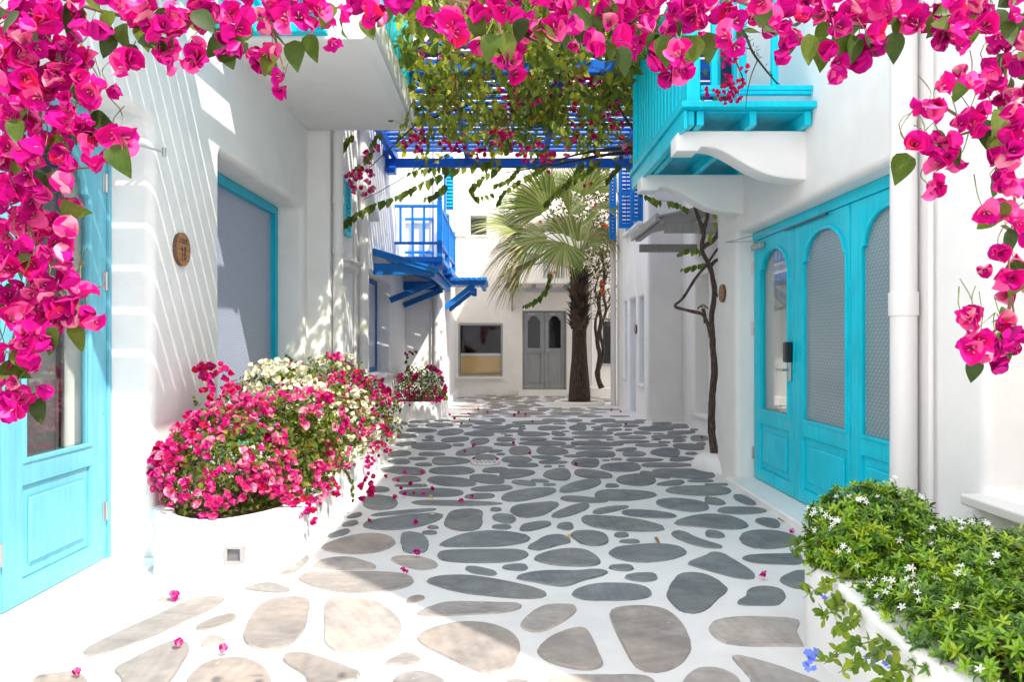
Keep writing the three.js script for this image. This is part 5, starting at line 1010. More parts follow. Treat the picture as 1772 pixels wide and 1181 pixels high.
const S3 = shrub('bougainvillea_shrub', 'pink bougainvillea shrub at the far end of the long planter spilling over its side', 'shrub', 'bougainvillea shrubs in the left planters', {
  ell: [[-1.62, 0.78, 7.0, 0.38, 0.38, 0.7], [-1.42, 0.52, 7.9, 0.3, 0.36, 0.7]], floor: 0.22, base: V(-1.6, 0.27, -7.4), long: 3, leaves: 3000, flowers: 400, parts: 260, yellow: 0.35, pickSet: () => { const q = rnd(); return q < 0.35 ? FD : q < 0.7 ? FB : FW; },
  heads: [[665, 730, 7.9, 14, FD, 0.10], [670, 765, 7.6, 14, FD, 0.10], [655, 690, 8.0, 12, FD, 0.10], [650, 780, 7.2, 10, FD, 0.08], [590, 645, 7.0, 10, FB, 0.08], [620, 650, 7.2, 8, FD, 0.07], [640, 800, 6.9, 6, FD, 0.05]] });
const S4 = shrub('bougainvillea_shrub', 'round crimson pink bush in the small fluted planter below the blue canopy', 'shrub', 'bougainvillea shrubs in the left planters', {
  ell: [[-1.44, 0.50, 13.0, 0.40, 0.36, 0.42]], floor: 0.12, base: V(-1.45, 0.26, -13.1), leaves: 1100, flowers: 240, parts: 150, yellow: 0.35, leafScale: 1.1, size: 1.15, pickSet: () => rnd() < 0.75 ? FD : FB, heads: [[700, 690, 12.4, 12, FD, 0.12], [745, 690, 12.5, 10, FD, 0.12], [765, 690, 12.6, 6, FB, 0.06], [706, 612, 12.6, 2, FD, 0.03]] });
// long leafy shoots: heart-shaped leaves along a stem
function shoot(parent, pts, n, size, r = 0.0035, mats = LF.deep, hang = 0.8) {
  mesh('stem', tube(pts, r, r * 0.35, 5, 5, 0.1), M.twig, parent); const c = new THREE.CatmullRomCurve3(pts);
  for (let i = 0; i < n; i++) { const t = (i + rr(0.1, 0.9)) / n, p = c.getPoint(t), tg = c.getTangent(t); putLeaf(parent, p, tg.clone().multiplyScalar(0.45).add(V(rr(-0.4, 0.4), -hang + rr(-0.3, 0.5), rr(-0.3, 0.3))), V(rr(-0.5, 0.5), rr(0, 0.5), 1), size * rr(0.7, 1.15) * (1 - 0.3 * t), mats); }
}
LF.lime = [leafM(0.46, 0.54, 0.07, 0.5), leafM(0.34, 0.46, 0.06, 0.5), leafM(0.58, 0.58, 0.07, 0.5), leafM(0.22, 0.34, 0.05, 0.5)];
shoot(S3, [at(575, 660, 6.6), at(540, 640, 6.3), at(505, 620, 6.2), at(495, 612, 6.2)], 12, 0.06);
shoot(S3, [at(630, 660, 7.2), at(625, 640, 7.0), at(600, 635, 6.9)], 8, 0.05);
shoot(S1, [at(380, 740, 4.8), at(345, 700, 4.85), at(338, 690, 4.85)], 9, 0.05);
shoot(S2, [at(590, 800, 5.3), at(608, 830, 5.2), at(612, 865, 5.1)], 9, 0.055);
shoot(S4, [at(725, 655, 12.8), at(708, 640, 12.7), at(706, 615, 12.6), at(722, 606, 12.5)], 12, 0.10);
shoot(S4, [at(755, 670, 12.6), at(768, 678, 12.5), at(775, 690, 12.4)], 8, 0.10, 0.004, LF.lime);
// ---------------------------------------------------------------- glossy white-flowered shrubs in the right planter
const GL = [0, 1, 2].map((i) => leafGeo(1, 0.36, { fold: 0.22 + i * 0.1, droop: 0.28 + i * 0.15, seg: 5, peak: 0.48, tip: 1 }));
function whorlGeo(i) { const a = []; const n = 7 + i; for (let k = 0; k < n; k++) { const g = GL[k % 3].clone(); const s = 0.8 + 0.4 * Math.abs(N3(k * 1.7, i * 3.1, 0.5)) * 2; g.scale(s, s, s); g.rotateX(-(0.5 + 0.75 * (k / n))); g.rotateY(k * 2.4 + i); g.translate(0, -k * 0.05, 0); a.push(g.toNonIndexed()); } return mergeGeometries(a); }
const WH = [0, 1, 2].map(whorlGeo);
const starGeo = (() => { const a = []; for (let k = 0; k < 5; k++) { const g = leafGeo(1, 0.42, { fold: 0.1, droop: 0.22, seg: 4, peak: 0.6 }); g.rotateX(-1.1); g.rotateY(k * 1.2566 + 0.2); a.push(g.toNonIndexed()); } const c = new THREE.CylinderGeometry(0.07, 0.05, 0.5, 5); c.translate(0, -0.22, 0); a.push(c.toNonIndexed()); return mergeGeometries(a); })();
const starM = new THREE.MeshPhysicalMaterial({ color: lin(0.88, 0.88, 0.85), roughness: 0.6, transmission: 0.15, thickness: 0, side: THREE.DoubleSide });
function glossShrub(label, ell, n, parts, flowers, spots) {
  const t = thing('flowering_shrub', label, 'shrub', 'glossy shrubs in the right planter'), I = [[], [], []]; let np = 0;
  const e0 = ell[0]; for (let i = 0; i < 8; i++) { const s = skin(ell, 0.6, 0.8); mesh('stem', tube([V(e0[0] + rr(-0.05, 0.05), 0.3, -e0[2] + rr(-0.05, 0.05)), V((s.p.x + e0[0]) / 2, (s.p.y + 0.3) / 2 + 0.04, (s.p.z - e0[2]) / 2), s.p], 0.007, 0.003, 5, 3), M.twig, t); }
  for (let i = 0; i < n; i++) { const s = skin(ell, 0.55, 1.03); if (s.p.y < 0.3 || s.p.x > 2.1 || buried(s.p, ell, s.e)) continue; const q = quatAxis(s.n.clone().multiplyScalar(1).add(V(0, 0.35, 0)).add(rdir().multiplyScalar(0.45)).normalize(), rr(0, 6)), v = rr(0.7, 1.3), y = rnd(), c = y < 0.2 ? lin(0.55 * v, 0.76 * v, 0.02 * v) : y < 0.62 ? lin(0.34 * v, 0.62 * v, 0.02 * v) : lin(0.11 * v, 0.28 * v, 0.016 * v);
    if (np < parts && s.q > 0.9 && s.n.z > 0.1) { const m = mesh('leaf_cluster', pick(WH), y < 0.2 ? GM[0] : y < 0.62 ? GM[1] : GM[2], t); m.position.copy(s.p); m.quaternion.copy(q); m.scale.setScalar(rr(0.024, 0.035)); np++; } else I[i % 3].push({ p: s.p, q, s: rr(0.022, 0.034), c }); }
  I.forEach((it, k) => instanced('foliage', WH[k], LF.glossy, it, t));
  const star = (p, n) => { const m = mesh('flower', starGeo, starM, t); m.position.copy(p); m.quaternion.copy(quatAxis(n, rr(0, 6))); m.scale.setScalar(rr(0.0115, 0.0165)); };
  for (let i = 0; i < flowers; i++) { const s = skin(ell, 1.06, 1.12); if (s.p.y < 0.38 || s.n.z < -0.2 || s.p.x > 2.1 || buried(s.p, ell, s.e)) continue; const k = rnd() < 0.35 ? 4 : 1; for (let j = 0; j < k; j++) star(s.p.clone().add(rdir().multiplyScalar(j ? 0.03 : 0)), s.n.clone().add(rdir().multiplyScalar(0.6)).add(V(0, 0.2, 0.2)).normalize()); }
  return t;
}
const GM = [[0.55, 0.76, 0.02], [0.34, 0.62, 0.02], [0.12, 0.30, 0.016]].map(([r, g, b]) => new THREE.MeshPhysicalMaterial({ color: lin(r, g, b), map: leafMap, roughness: 0.34, transmission: 0.22, thickness: 0, side: THREE.DoubleSide }));
glossShrub('dome shaped glossy green shrub at the far end of the right planter', [[1.56, 0.43, 3.16, 0.27, 0.27, 0.27]], 2300, 260, 90);
glossShrub('broad glossy shrub with white star flowers along the wall in the right planter', [[1.76, 0.42, 2.72, 0.33, 0.20, 0.34], [1.93, 0.36, 3.1, 0.18, 0.18, 0.3]], 2700, 260, 120);
glossShrub('nearest glossy shrub with white flowers at the lower right corner', [[1.57, 0.36, 2.3, 0.32, 0.2, 0.42], [1.56, 0.36, 2.7, 0.25, 0.17, 0.25]], 3000, 260, 100);
// plumbago trailing over the rim
{
  const t = thing('trailing_plant', 'light green trailing plant with sky blue flowers spilling over the right planter rim', 'plant');
  const OL = [0, 1].map((i) => leafGeo(1, 0.46, { fold: 0.15, droop: 0.1 + i * 0.2, seg: 5, peak: 0.62, tip: 0.3 })), pm = [leafM(0.30, 0.46, 0.03, 0.4), leafM(0.18, 0.34, 0.025, 0.4), leafM(0.42, 0.54, 0.04, 0.4)];
  const runs = [[[1470, 960, 3.3], [1430, 945, 3.28], [1395, 945, 3.25], [1365, 950, 3.2]], [[1460, 975, 3.25], [1425, 965, 3.2], [1400, 975, 3.15]], [[1500, 1010, 3.0], [1455, 1000, 2.95], [1420, 1015, 2.9], [1390, 1035, 2.85]], [[1490, 1040, 2.9], [1450, 1050, 2.8], [1425, 1070, 2.72]], [[1530, 1060, 2.75], [1490, 1065, 2.68], [1450, 1085, 2.6]], [[1560, 1110, 2.6], [1510, 1110, 2.5], [1465, 1125, 2.45], [1425, 1150, 2.42]], [[1570, 1140, 2.5], [1530, 1125, 2.42], [1480, 1150, 2.36], [1450, 1165, 2.33]], [[1600, 1170, 2.35], [1550, 1160, 2.3], [1520, 1180, 2.25]], [[1560, 1070, 2.8], [1545, 1010, 2.85], [1535, 985, 2.88]], [[1600, 1110, 2.6], [1600, 1050, 2.65], [1580, 1020, 2.7]], [[1480, 1000, 3.05], [1500, 985, 3.0], [1520, 975, 3.0]], [[1570, 1090, 2.7], [1620, 1080, 2.6], [1640, 1060, 2.55]], [[1440, 960, 3.3], [1445, 935, 3.3], [1430, 925, 3.3]], [[1450, 985, 3.2], [1480, 1010, 3.05], [1505, 1040, 2.9], [1520, 1060, 2.8]], [[1530, 1050, 2.85], [1545, 1080, 2.7], [1560, 1110, 2.55], [1580, 1150, 2.4]], [[1470, 975, 3.2], [1500, 1020, 2.95], [1470, 1035, 2.85]]];
  for (const r of runs) { const P = r.map(([x, y, d]) => at(x, y, d)); mesh('stem', tube(P, 0.0028, 0.0012, 5, 5), M.greenTwig, t); const c = new THREE.CatmullRomCurve3(P); for (let i = 0; i < 46; i++) { const k = rnd(), p = c.getPoint(k), m = mesh('leaf', pick(OL), pick(pm), t); m.position.copy(p); m.quaternion.copy(quatLeaf(rdir().add(V(0, 0.15, 0.1)), rdir().multiplyScalar(0.6).add(V(0, 0.7, 0.5)))); m.scale.setScalar(rr(0.03, 0.062)); } }
  const bm = new THREE.MeshPhysicalMaterial({ color: lin(0.14, 0.24, 0.78), roughness: 0.6, transmission: 0.25, thickness: 0, side: THREE.DoubleSide });
  const fgeo = (() => { const a = []; for (let k = 0; k < 5; k++) { const g = leafGeo(1, 0.75, { fold: 0.05, droop: 0.1, seg: 4, peak: 0.62, tip: 0 }); g.rotateX(-1.25); g.rotateY(k * 1.2566); a.push(g.toNonIndexed()); } return mergeGeometries(a); })();
  for (const [x, y, d, n] of [[1405, 1135, 2.4, 14], [1403, 1150, 2.4, 8], [1467, 1016, 2.93, 8], [1430, 1030, 2.85, 4], [1508, 1070, 2.66, 5], [1515, 1130, 2.44, 8], [1540, 1143, 2.4, 7], [1428, 930, 3.26, 3], [1505, 1145, 2.4, 4], [1600, 1140, 2.4, 4]]) for (let k = 0; k < n; k++) { const m = mesh('flower', fgeo, bm, t), dir = rdir(); m.position.copy(at(x, y, d)).addScaledVector(dir, rr(0.006, 0.022)); m.quaternion.copy(quatAxis(dir.add(V(0, 0.2, 0.7)).normalize(), rr(0, 6))); m.scale.setScalar(rr(0.010, 0.014)); }
}
// ---------------------------------------------------------------- fan palm
{
  const pd = 15.6, base = onGround(1003, 700); base.x = 1.57;
  const t = thing('palm_tree', 'fan palm with shaggy brown trunk before the grey double door', 'palm tree');
  const prof = [[0.235, 0], [0.225, 0.25], [0.20, 0.55], [0.165, 0.95], [0.15, 1.35], [0.148, 1.75], [0.155, 2.2], [0.15, 2.75]];
  const tg = new THREE.LatheGeometry(prof.map(([r, y]) => new THREE.Vector2(r, y)), 28, 0, Math.PI * 2); { const p = tg.attributes.position; for (let i = 0; i < p.count; i++) { const x = p.getX(i), y = p.getY(i), z = p.getZ(i), k = 1 + N3(x * 14, y * 5, z * 14) * 0.06; p.setXYZ(i, x * k, y, z * k); } } tg.translate(base.x, -0.02, base.z);
  const bark = new THREE.MeshStandardMaterial({ color: lin(0.17, 0.11, 0.08), roughness: 0.95, map: barkMap, bumpMap: barkMap, bumpScale: 0.02 });
  tg.computeVertexNormals(); mesh('trunk', tg, bark, t);
  const sm = [new THREE.MeshStandardMaterial({ color: lin(0.2, 0.12, 0.08), roughness: 0.9, map: barkMap }), new THREE.MeshStandardMaterial({ color: lin(0.32, 0.2, 0.13), roughness: 0.9, map: barkMap }), new THREE.MeshStandardMaterial({ color: lin(0.08, 0.05, 0.04), roughness: 0.9, map: barkMap })];
  const stub = [0, 1, 2].map((k) => { const g = new THREE.ConeGeometry(0.055 + k * 0.008, 0.2, 5, 3); g.scale(1.5, 1, 0.42); const p = g.attributes.position; for (let i = 0; i < p.count; i++) { const y = p.getY(i) + 0.1; p.setY(i, y); p.setZ(i, p.getZ(i) + y * y * (1.6 + k * 0.9)); } g.computeVertexNormals(); return g; });
  for (let i = 0; i < 110; i++) { const y = 1.55 + i / 110 * 1.2, a = i * 2.399, r = 0.14; const m = mesh('leaf_stub', stub[i % 3], pick(sm), t); m.position.set(base.x + Math.sin(a) * r, y, base.z + Math.cos(a) * r); m.rotation.set(0, a, 0); m.scale.setScalar(rr(0.85, 1.3)); m.rotateX(rr(0, 0.5)); }
  // fronds: a stalk and a pleated fan that splits into drooping points
  function frond(hub, point, nrm, R, spread, droop, dry, n = 36) {
    const X = point.clone().normalize(), Z = nrm.clone().sub(X.clone().multiplyScalar(nrm.dot(X))).normalize(), Y = Z.clone().cross(X), pos = [], col = [], idx = [];
    const green = [[0.17, 0.24, 0.012], [0.28, 0.32, 0.022], [0.08, 0.145, 0.01]], tan = [0.50, 0.37, 0.20];
    for (let s = 0; s < n; s++) {
      const u = (s + 0.5) / n * 2 - 1, a = u * spread, L = R * (1 - 0.22 * u * u) * rr(0.9, 1.08), da = spread / n * 1.02, k = green[s % 3], dr = droop * rr(0.5, 1.0), isDry = rnd() < dry;
      const b0 = pos.length / 3, ns = 7;
      for (let i = 0; i <= ns; i++) {
        const q = i / ns, r = L * q, fused = 0.58, w = q < fused ? r * da : L * fused * da * Math.pow(1 - (q - fused) / (1 - fused), 0.9) + 0.001;
        const fold = 0.35 * w, c = Math.cos(a), sn = Math.sin(a), dl = q > 0.45 ? (q - 0.45) ** 2 * dr * R * 2.2 : 0, cone = 0.16 * r * Math.abs(u);
        for (const e of [-1, 0, 1]) { const rx = c * r - sn * e * w, ry = sn * r + c * e * w, z = (e ? fold : -fold) * (s & 1 ? 1 : 1) + cone; const p = hub.clone().addScaledVector(X, rx).addScaledVector(Y, ry).addScaledVector(Z, z); p.y -= dl; pos.push(p.x, p.y, p.z);
          const m = isDry ? Math.min(1, q * 1.6) : Math.max(0, (q - 0.85) * 3.2) * (0.15 + dry), v = 0.9 + rr(-0.08, 0.08); col.push((k[0] + (tan[0] - k[0]) * m) * v, (k[1] + (tan[1] - k[1]) * m) * v, (k[2] + (tan[2] - k[2]) * m) * v); }
      }
      for (let i = 0; i < ns; i++) for (let e = 0; e < 2; e++) { const A = b0 + i * 3 + e, B = A + 3; idx.push(A, A + 1, B, B, A + 1, B + 1); }
    }
    const g = new THREE.BufferGeometry(); g.setAttribute('position', new THREE.Float32BufferAttribute(pos, 3)); g.setAttribute('color', new THREE.Float32BufferAttribute(col, 3)); g.setIndex(idx); g.computeVertexNormals(); return g;
  }
  const fm = new THREE.MeshPhysicalMaterial({ color: lin(1, 1, 1), vertexColors: true, roughness: 0.5, transmission: 0.3, thickness: 0, side: THREE.DoubleSide });
  const stalkM = new THREE.MeshStandardMaterial({ color: lin(0.30, 0.34, 0.12), roughness: 0.6 });
  const crown = V(base.x, 2.85, base.z);
  // hub pixel, distance, pointing direction, normal, radius, half spread, droop, dryness
  const F = [
    [950, 362, 15.2, [-0.85, 0.55, 0.1], [0.35, -0.1, 0.9], 1.15, 1.15, 0.35, 0.06], [968, 345, 15.5, [-0.3, 0.95, 0.0], [0.6, 0.05, 0.75], 1.05, 1.1, 0.25, 0.05], [1010, 340, 15.1, [0.15, 1, 0.15], [-0.55, -0.1, 0.8], 0.95, 1.2, 0.3, 0.05],
    [908, 398, 15.0, [-1, 0.18, 0.1], [0.1, 0.8, 0.55], 1.2, 1.05, 0.35, 0.14],
    [930, 420, 15.3, [-1, -0.25, 0.15], [0, 0.85, 0.5], 1.25, 0.9, 0.8, 0.6], [938, 440, 15.1, [-0.92, -0.5, 0.1], [-0.2, 0.8, 0.55], 1.15, 0.8, 0.8, 0.5], [976, 420, 14.9, [-0.3, -0.88, 0.4], [0.1, 0.45, 0.88], 0.85, 1.35, 0.25, 0.15],
    [1026, 362, 15.2, [1, 0.12, 0.0], [-0.1, 0.85, 0.45], 0.85, 0.95, 0.5, 0.1], [1026, 395, 15.5, [0.85, -0.45, 0.1], [0.3, 0.8, 0.5], 0.8, 0.9, 0.8, 0.5],
    [1000, 418, 16.0, [0.1, 0.9, -0.3], [0.1, 0.2, 0.9], 0.75, 1.3, 0.3, 0.3], [985, 405, 15.9, [-0.5, 0.6, -0.2], [0.3, 0.3, 0.9], 0.8, 1.1, 0.4, 0.35], [1015, 420, 15.3, [0.7, 0.2, 0.2], [-0.1, 0.5, 0.8], 0.6, 1.1, 0.6, 0.4],
    [938, 372, 15.6, [-0.95, 0.4, 0], [0.2, 0.35, 0.9], 1.1, 0.9, 0.3, 0.1], [948, 410, 15.0, [-0.85, -0.1, 0.3], [0.3, 0.6, 0.7], 1.0, 1.0, 0.4, 0.12],
    [1040, 335, 15.9, [0.75, 0.7, -0.1], [-0.6, 0.2, 0.7], 0.9, 1.1, 0.35, 0.08], [950, 400, 16.1, [-0.6, 0.2, -0.5], [0.2, 0.7, 0.6], 1.0, 1.1, 0.6, 0.25], [905, 462, 15.3, [-0.75, -0.75, 0.1], [-0.3, 0.7, 0.6], 0.85, 0.8, 0.7, 0.35], [1008, 390, 14.8, [0.55, 0.4, 0.6], [-0.3, 0.75, 0.5], 0.7, 1.1, 0.4, 0.05], [985, 372, 15.7, [0.1, 0.9, -0.3], [0.7, 0.2, 0.6], 0.9, 1.1, 0.3, 0.1],
  ];
  for (const [px, py, d, p, n, R, sp, dr, dry] of F) {
    const hub = at(px, py, d), dir = V(...p).normalize(), f = mesh('frond', frond(hub, dir, V(...n), R, sp, dr, dry), fm, t);
    mesh('stalk', tube([crown.clone().add(V(rr(-0.05, 0.05), -0.1, rr(-0.05, 0.05))), crown.clone().lerp(hub, 0.5).add(V(0, 0.1, 0)), hub], 0.022, 0.012, 6, 5), stalkM, f);
  }
  const bed = thing('palm_bed', 'low round white kerb with gravel round the foot of the palm', 'tree bed', null, V(base.x, 0, base.z));
  const kg = new THREE.LatheGeometry([[0.52, -0.02], [0.52, 0.06], [0.50, 0.075], [0.44, 0.075], [0.42, 0.06], [0.42, 0.02]].map(([a, b]) => new THREE.Vector2(a, b)), 44); mesh('kerb', boxUV(toCreasedNormals(kg, 0.7)), M.cream, bed);
  const gg = new THREE.DodecahedronGeometry(0.02, 0), it = []; for (let i = 0; i < 700; i++) { const a = rnd() * 6.28, r = Math.sqrt(rr(0.03, 0.165)); it.push({ p: V(Math.cos(a) * r, 0.035 + rnd() * 0.015, Math.sin(a) * r), q: quatAxis(rdir(), 0), s: rr(0.6, 1.2), c: lin(...[0.55, 0.45, 0.33].map((v) => v * rr(0.6, 1.2))) }); } instanced('gravel', gg, new THREE.MeshStandardMaterial({ color: lin(1, 1, 1), roughness: 0.9 }), it, bed);
}
// ---------------------------------------------------------------- bougainvillea vine over the pergola
{
  const t = thing('bougainvillea_vine', 'large leafy bougainvillea vine sprawling over the blue pergola with pink flower heads', 'vine');
  const wood = [[[1130, 255, 9.2], [1060, 258, 9.5], [990, 270, 10], [930, 290, 10.4]], [[1125, 262, 9.3], [1050, 268, 9.8], [960, 285, 10.6], [870, 300, 11]], [[1125, 180, 8.8], [1060, 172, 8.9], [1000, 160, 9.2], [900, 150, 9.6]], [[1110, 245, 9], [1080, 200, 8.7], [1050, 150, 8.4], [1030, 100, 8.2]], [[860, 88, 8.0], [790, 150, 8.6], [715, 220, 9.2], [640, 290, 9.6]], [[1130, 120, 8.5], [1040, 130, 8.5], [960, 80, 8.4]], [[1120, 150, 8.6], [1060, 115, 8.4], [1010, 95, 8.3], [930, 110, 8.6], [820, 120, 8.8]], [[1115, 215, 9.2], [1040, 215, 9.4], [930, 220, 9.8], [800, 240, 10.2]], [[700, 120, 8.0], [760, 160, 8.3], [830, 170, 8.6]], [[720, 215, 8.8], [790, 190, 8.8], [850, 170, 8.9]]];
  wood.forEach((w, i) => mesh('branch', tube(w.map(([x, y, d]) => at(x, y, d)), i < 3 ? 0.03 : 0.018, 0.006, 7, 6, 0.3), M.bark, t));
  const L = [[], []], dens = (x, y) => { let v = y < 185 ? 0.7 : 0.35; if (x > 840) v = 1; else if (x > 740) v = 0.5 + 0.5 * (x - 740) / 100; if (y > 235 && x < 850) v *= 0.3; if (y > 265) v *= 0.45; if (x > 1050 && y > 180) v *= 0.6; return v; };
  let n = 0, guard = 0; const twigs = [];
  while (n < 6800 && guard++ < 160000) {
    const x = rr(690, 1135), y = rr(-60, 292), cl = N3(x * 0.022, y * 0.022, 3.3) * 0.9 + N3(x * 0.06, y * 0.06, 9) * 0.5; if (rnd() > dens(x, y) * (0.5 + cl)) continue;
    const Y = 4.0 + rr(-0.35, 0.75) * rr(0.3, 1), d = (Y - EYE) * FOCAL / (VPY - y); if (d < 5.6 || d > 12.6) { continue; }
    const p = at(x, y, d), v = rr(0.65, 1.3), sunny = rnd() < (x < 870 ? 0.62 : 0.3), c = sunny ? lin(0.70 * v, 0.70 * v, 0.07 * v) : lin(0.26 * v, 0.36 * v, 0.04 * v); if (rnd() < 0.02) c.setRGB(0.6, 0.33, 0.03);  // sunlight painted into leaf colour, more often on the left
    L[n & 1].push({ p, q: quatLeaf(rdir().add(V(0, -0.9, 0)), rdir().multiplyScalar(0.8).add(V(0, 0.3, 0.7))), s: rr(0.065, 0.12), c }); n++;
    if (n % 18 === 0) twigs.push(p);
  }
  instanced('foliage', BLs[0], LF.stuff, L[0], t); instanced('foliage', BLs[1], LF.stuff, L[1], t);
  const tw = []; for (const p of twigs) { const q = p.clone().add(V(rr(-0.35, 0.35), rr(-0.25, 0.15), rr(-0.3, 0.3))); tw.push(tube([p, p.clone().lerp(q, 0.5).add(rdir().multiplyScalar(0.06)), q], 0.004, 0.0015, 4, 3)); }
  mesh('twigs', mergeGeometries(tw), M.twig, t, { kind: 'stuff' });
  const heads = [[722, 72, 8, 10], [745, 88, 8, 8], [705, 62, 7.9, 8], [770, 72, 8, 9], [800, 62, 8, 9], [760, 52, 7.8, 8], [735, 45, 7.8, 6], [830, 112, 8.2, 7], [815, 55, 7.9, 7], [768, 122, 8.2, 7], [708, 125, 8, 4], [742, 150, 8.3, 5], [720, 246, 9.3, 16], [735, 236, 9.3, 6], [790, 246, 9.3, 14], [776, 250, 9.3, 8], [622, 314, 8.6, 34], [632, 268, 8.6, 4], [655, 262, 8.6, 4], [640, 272, 8.6, 4], [882, 190, 9, 10], [888, 178, 9, 7], [948, 182, 9, 12], [955, 195, 9, 6], [958, 118, 8.4, 10], [945, 130, 8.4, 10], [985, 112, 8.4, 12], [965, 100, 8.4, 8], [1000, 100, 8.4, 8], [1010, 125, 8.4, 12], [1022, 132, 8.4, 14], [1000, 145, 8.4, 8], [965, 170, 8.8, 6], [830, 258, 9.5, 7], [820, 268, 9.5, 5], [1018, 322, 11, 2], [1030, 275, 10, 3], [1110, 262, 9.3, 7], [1075, 230, 9.3, 4], [1000, 210, 9.3, 4], [870, 60, 8, 8], [905, 70, 8, 6], [1040, 170, 8.8, 4], [690, 95, 7.9, 5]]; for (let i = 0; i < 70; i++) { const left = i % 2; heads.push([left ? rr(700, 830) : rr(850, 1110), left ? rr(30, 130) : rr(70, 285), rr(7.6, 8.6), 3 + Math.floor(rnd() * 6)]); }
  const fl = []; for (const [x, y, d, k] of heads) for (let i = 0; i < k; i++) { const dir = rdir(); fl.push([at(x, y, d).addScaledVector(dir, Math.cbrt(rnd()) * 0.012 * Math.min(k, 20) * 0.5 + 0.03), dir.add(V(0, 0, 0.5)).normalize(), (x < 850 && y < 130) || x < 700 ? FB : rnd() < 0.6 ? FD : FB]); }
  fl.slice(0, 300).forEach(([p, a, s]) => putFlower(t, p, a, rr(0.048, 0.064), s));
  const rest = new Map(); fl.slice(300).forEach(([p, a, s]) => { const g = pick(s); if (!rest.has(g)) rest.set(g, []); rest.get(g).push({ p, q: quatAxis(a, rr(0, 6)), s: rr(0.04, 0.055) }); }); for (const [g, it] of rest) instanced('flower_mass', g, petalM, it, t);
  const sh = (pts, d, k, s, mats) => shoot(t, pts.map(([x, y], i) => at(x, y, d + i * 0.02)), k, mats ? s : s * 1.5, 0.004, mats || [LF.deep[1], LF.deep[3], LF.lime[3], LF.lime[1]], mats ? 0.8 : 1.15);
  sh([[870, 275], [800, 290], [740, 312], [690, 338], [640, 356], [605, 378], [592, 388]], 8.4, 44, 0.085);
  sh([[790, 290], [750, 290], [705, 300]], 8.6, 12, 0.08); sh([[770, 318], [755, 335], [735, 342]], 8.5, 10, 0.08); sh([[870, 285], [845, 300], [815, 325], [822, 340], [850, 335]], 8.8, 16, 0.075);
  sh([[950, 285], [910, 305], [870, 335], [862, 352]], 9, 16, 0.075); sh([[900, 285], [880, 310], [855, 320]], 9, 10, 0.075); sh([[1010, 280], [985, 310], [960, 335], [940, 355]], 9.4, 16, 0.08); sh([[1040, 275], [1010, 300], [965, 330]], 9.6, 10, 0.08);
  sh([[745, 215], [740, 250], [738, 285]], 8.8, 16, 0.09, LF.lime); sh([[610, 232], [600, 245], [592, 258]], 8.3, 8, 0.075); sh([[660, 228], [645, 245], [640, 270], [615, 290]], 8.4, 12, 0.06); sh([[715, 175], [705, 200], [700, 215], [675, 205]], 7.6, 7, 0.08, LF.lime);
  sh([[830, 160], [840, 190], [850, 200]], 7.8, 8, 0.13, LF.lime); sh([[760, 190], [775, 205], [790, 215]], 7.8, 8, 0.12, LF.lime); sh([[1075, 280], [1060, 300], [1050, 312]], 10, 8, 0.09); sh([[1105, 330], [1130, 345], [1165, 350], [1190, 362]], 8.4, 12, 0.075); sh([[1220, 432], [1190, 432], [1172, 440]], 8.2, 7, 0.06); sh([[1225, 455], [1200, 460], [1180, 466]], 8.1, 9, 0.06); sh([[955, 470], [945, 500], [925, 520], [905, 530]], 15, 14, 0.11);
  for (const P of [[[700, 150], [735, 170], [765, 165]], [[720, 200], [755, 205], [800, 195], [830, 205]], [[790, 130], [820, 150], [850, 150]], [[700, 90], [740, 110], [790, 105]], [[860, 120], [880, 150], [890, 180]], [[770, 225], [800, 235], [840, 230]], [[730, 130], [760, 140], [800, 160], [820, 180]], [[840, 60], [850, 90], [845, 120]], [[900, 130], [930, 150], [945, 165]], [[1000, 180], [1030, 200], [1040, 230]], [[950, 210], [975, 225], [985, 250]]]) sh(P, 7.5, 16, 0.11, LF.lime);  // bright leaf colour stands in for sun on the vine front
  mesh('branch', tube([at(640, 290, 8.6), at(628, 300, 8.6), at(622, 312, 8.6)], 0.004, 0.003, 5, 4), M.twig, t); mesh('branch', tube([at(810, 250, 9.2), at(720, 295, 8.9), at(660, 330, 8.7), at(630, 345, 8.6)], 0.006, 0.003, 5, 4), M.bark, t);
}
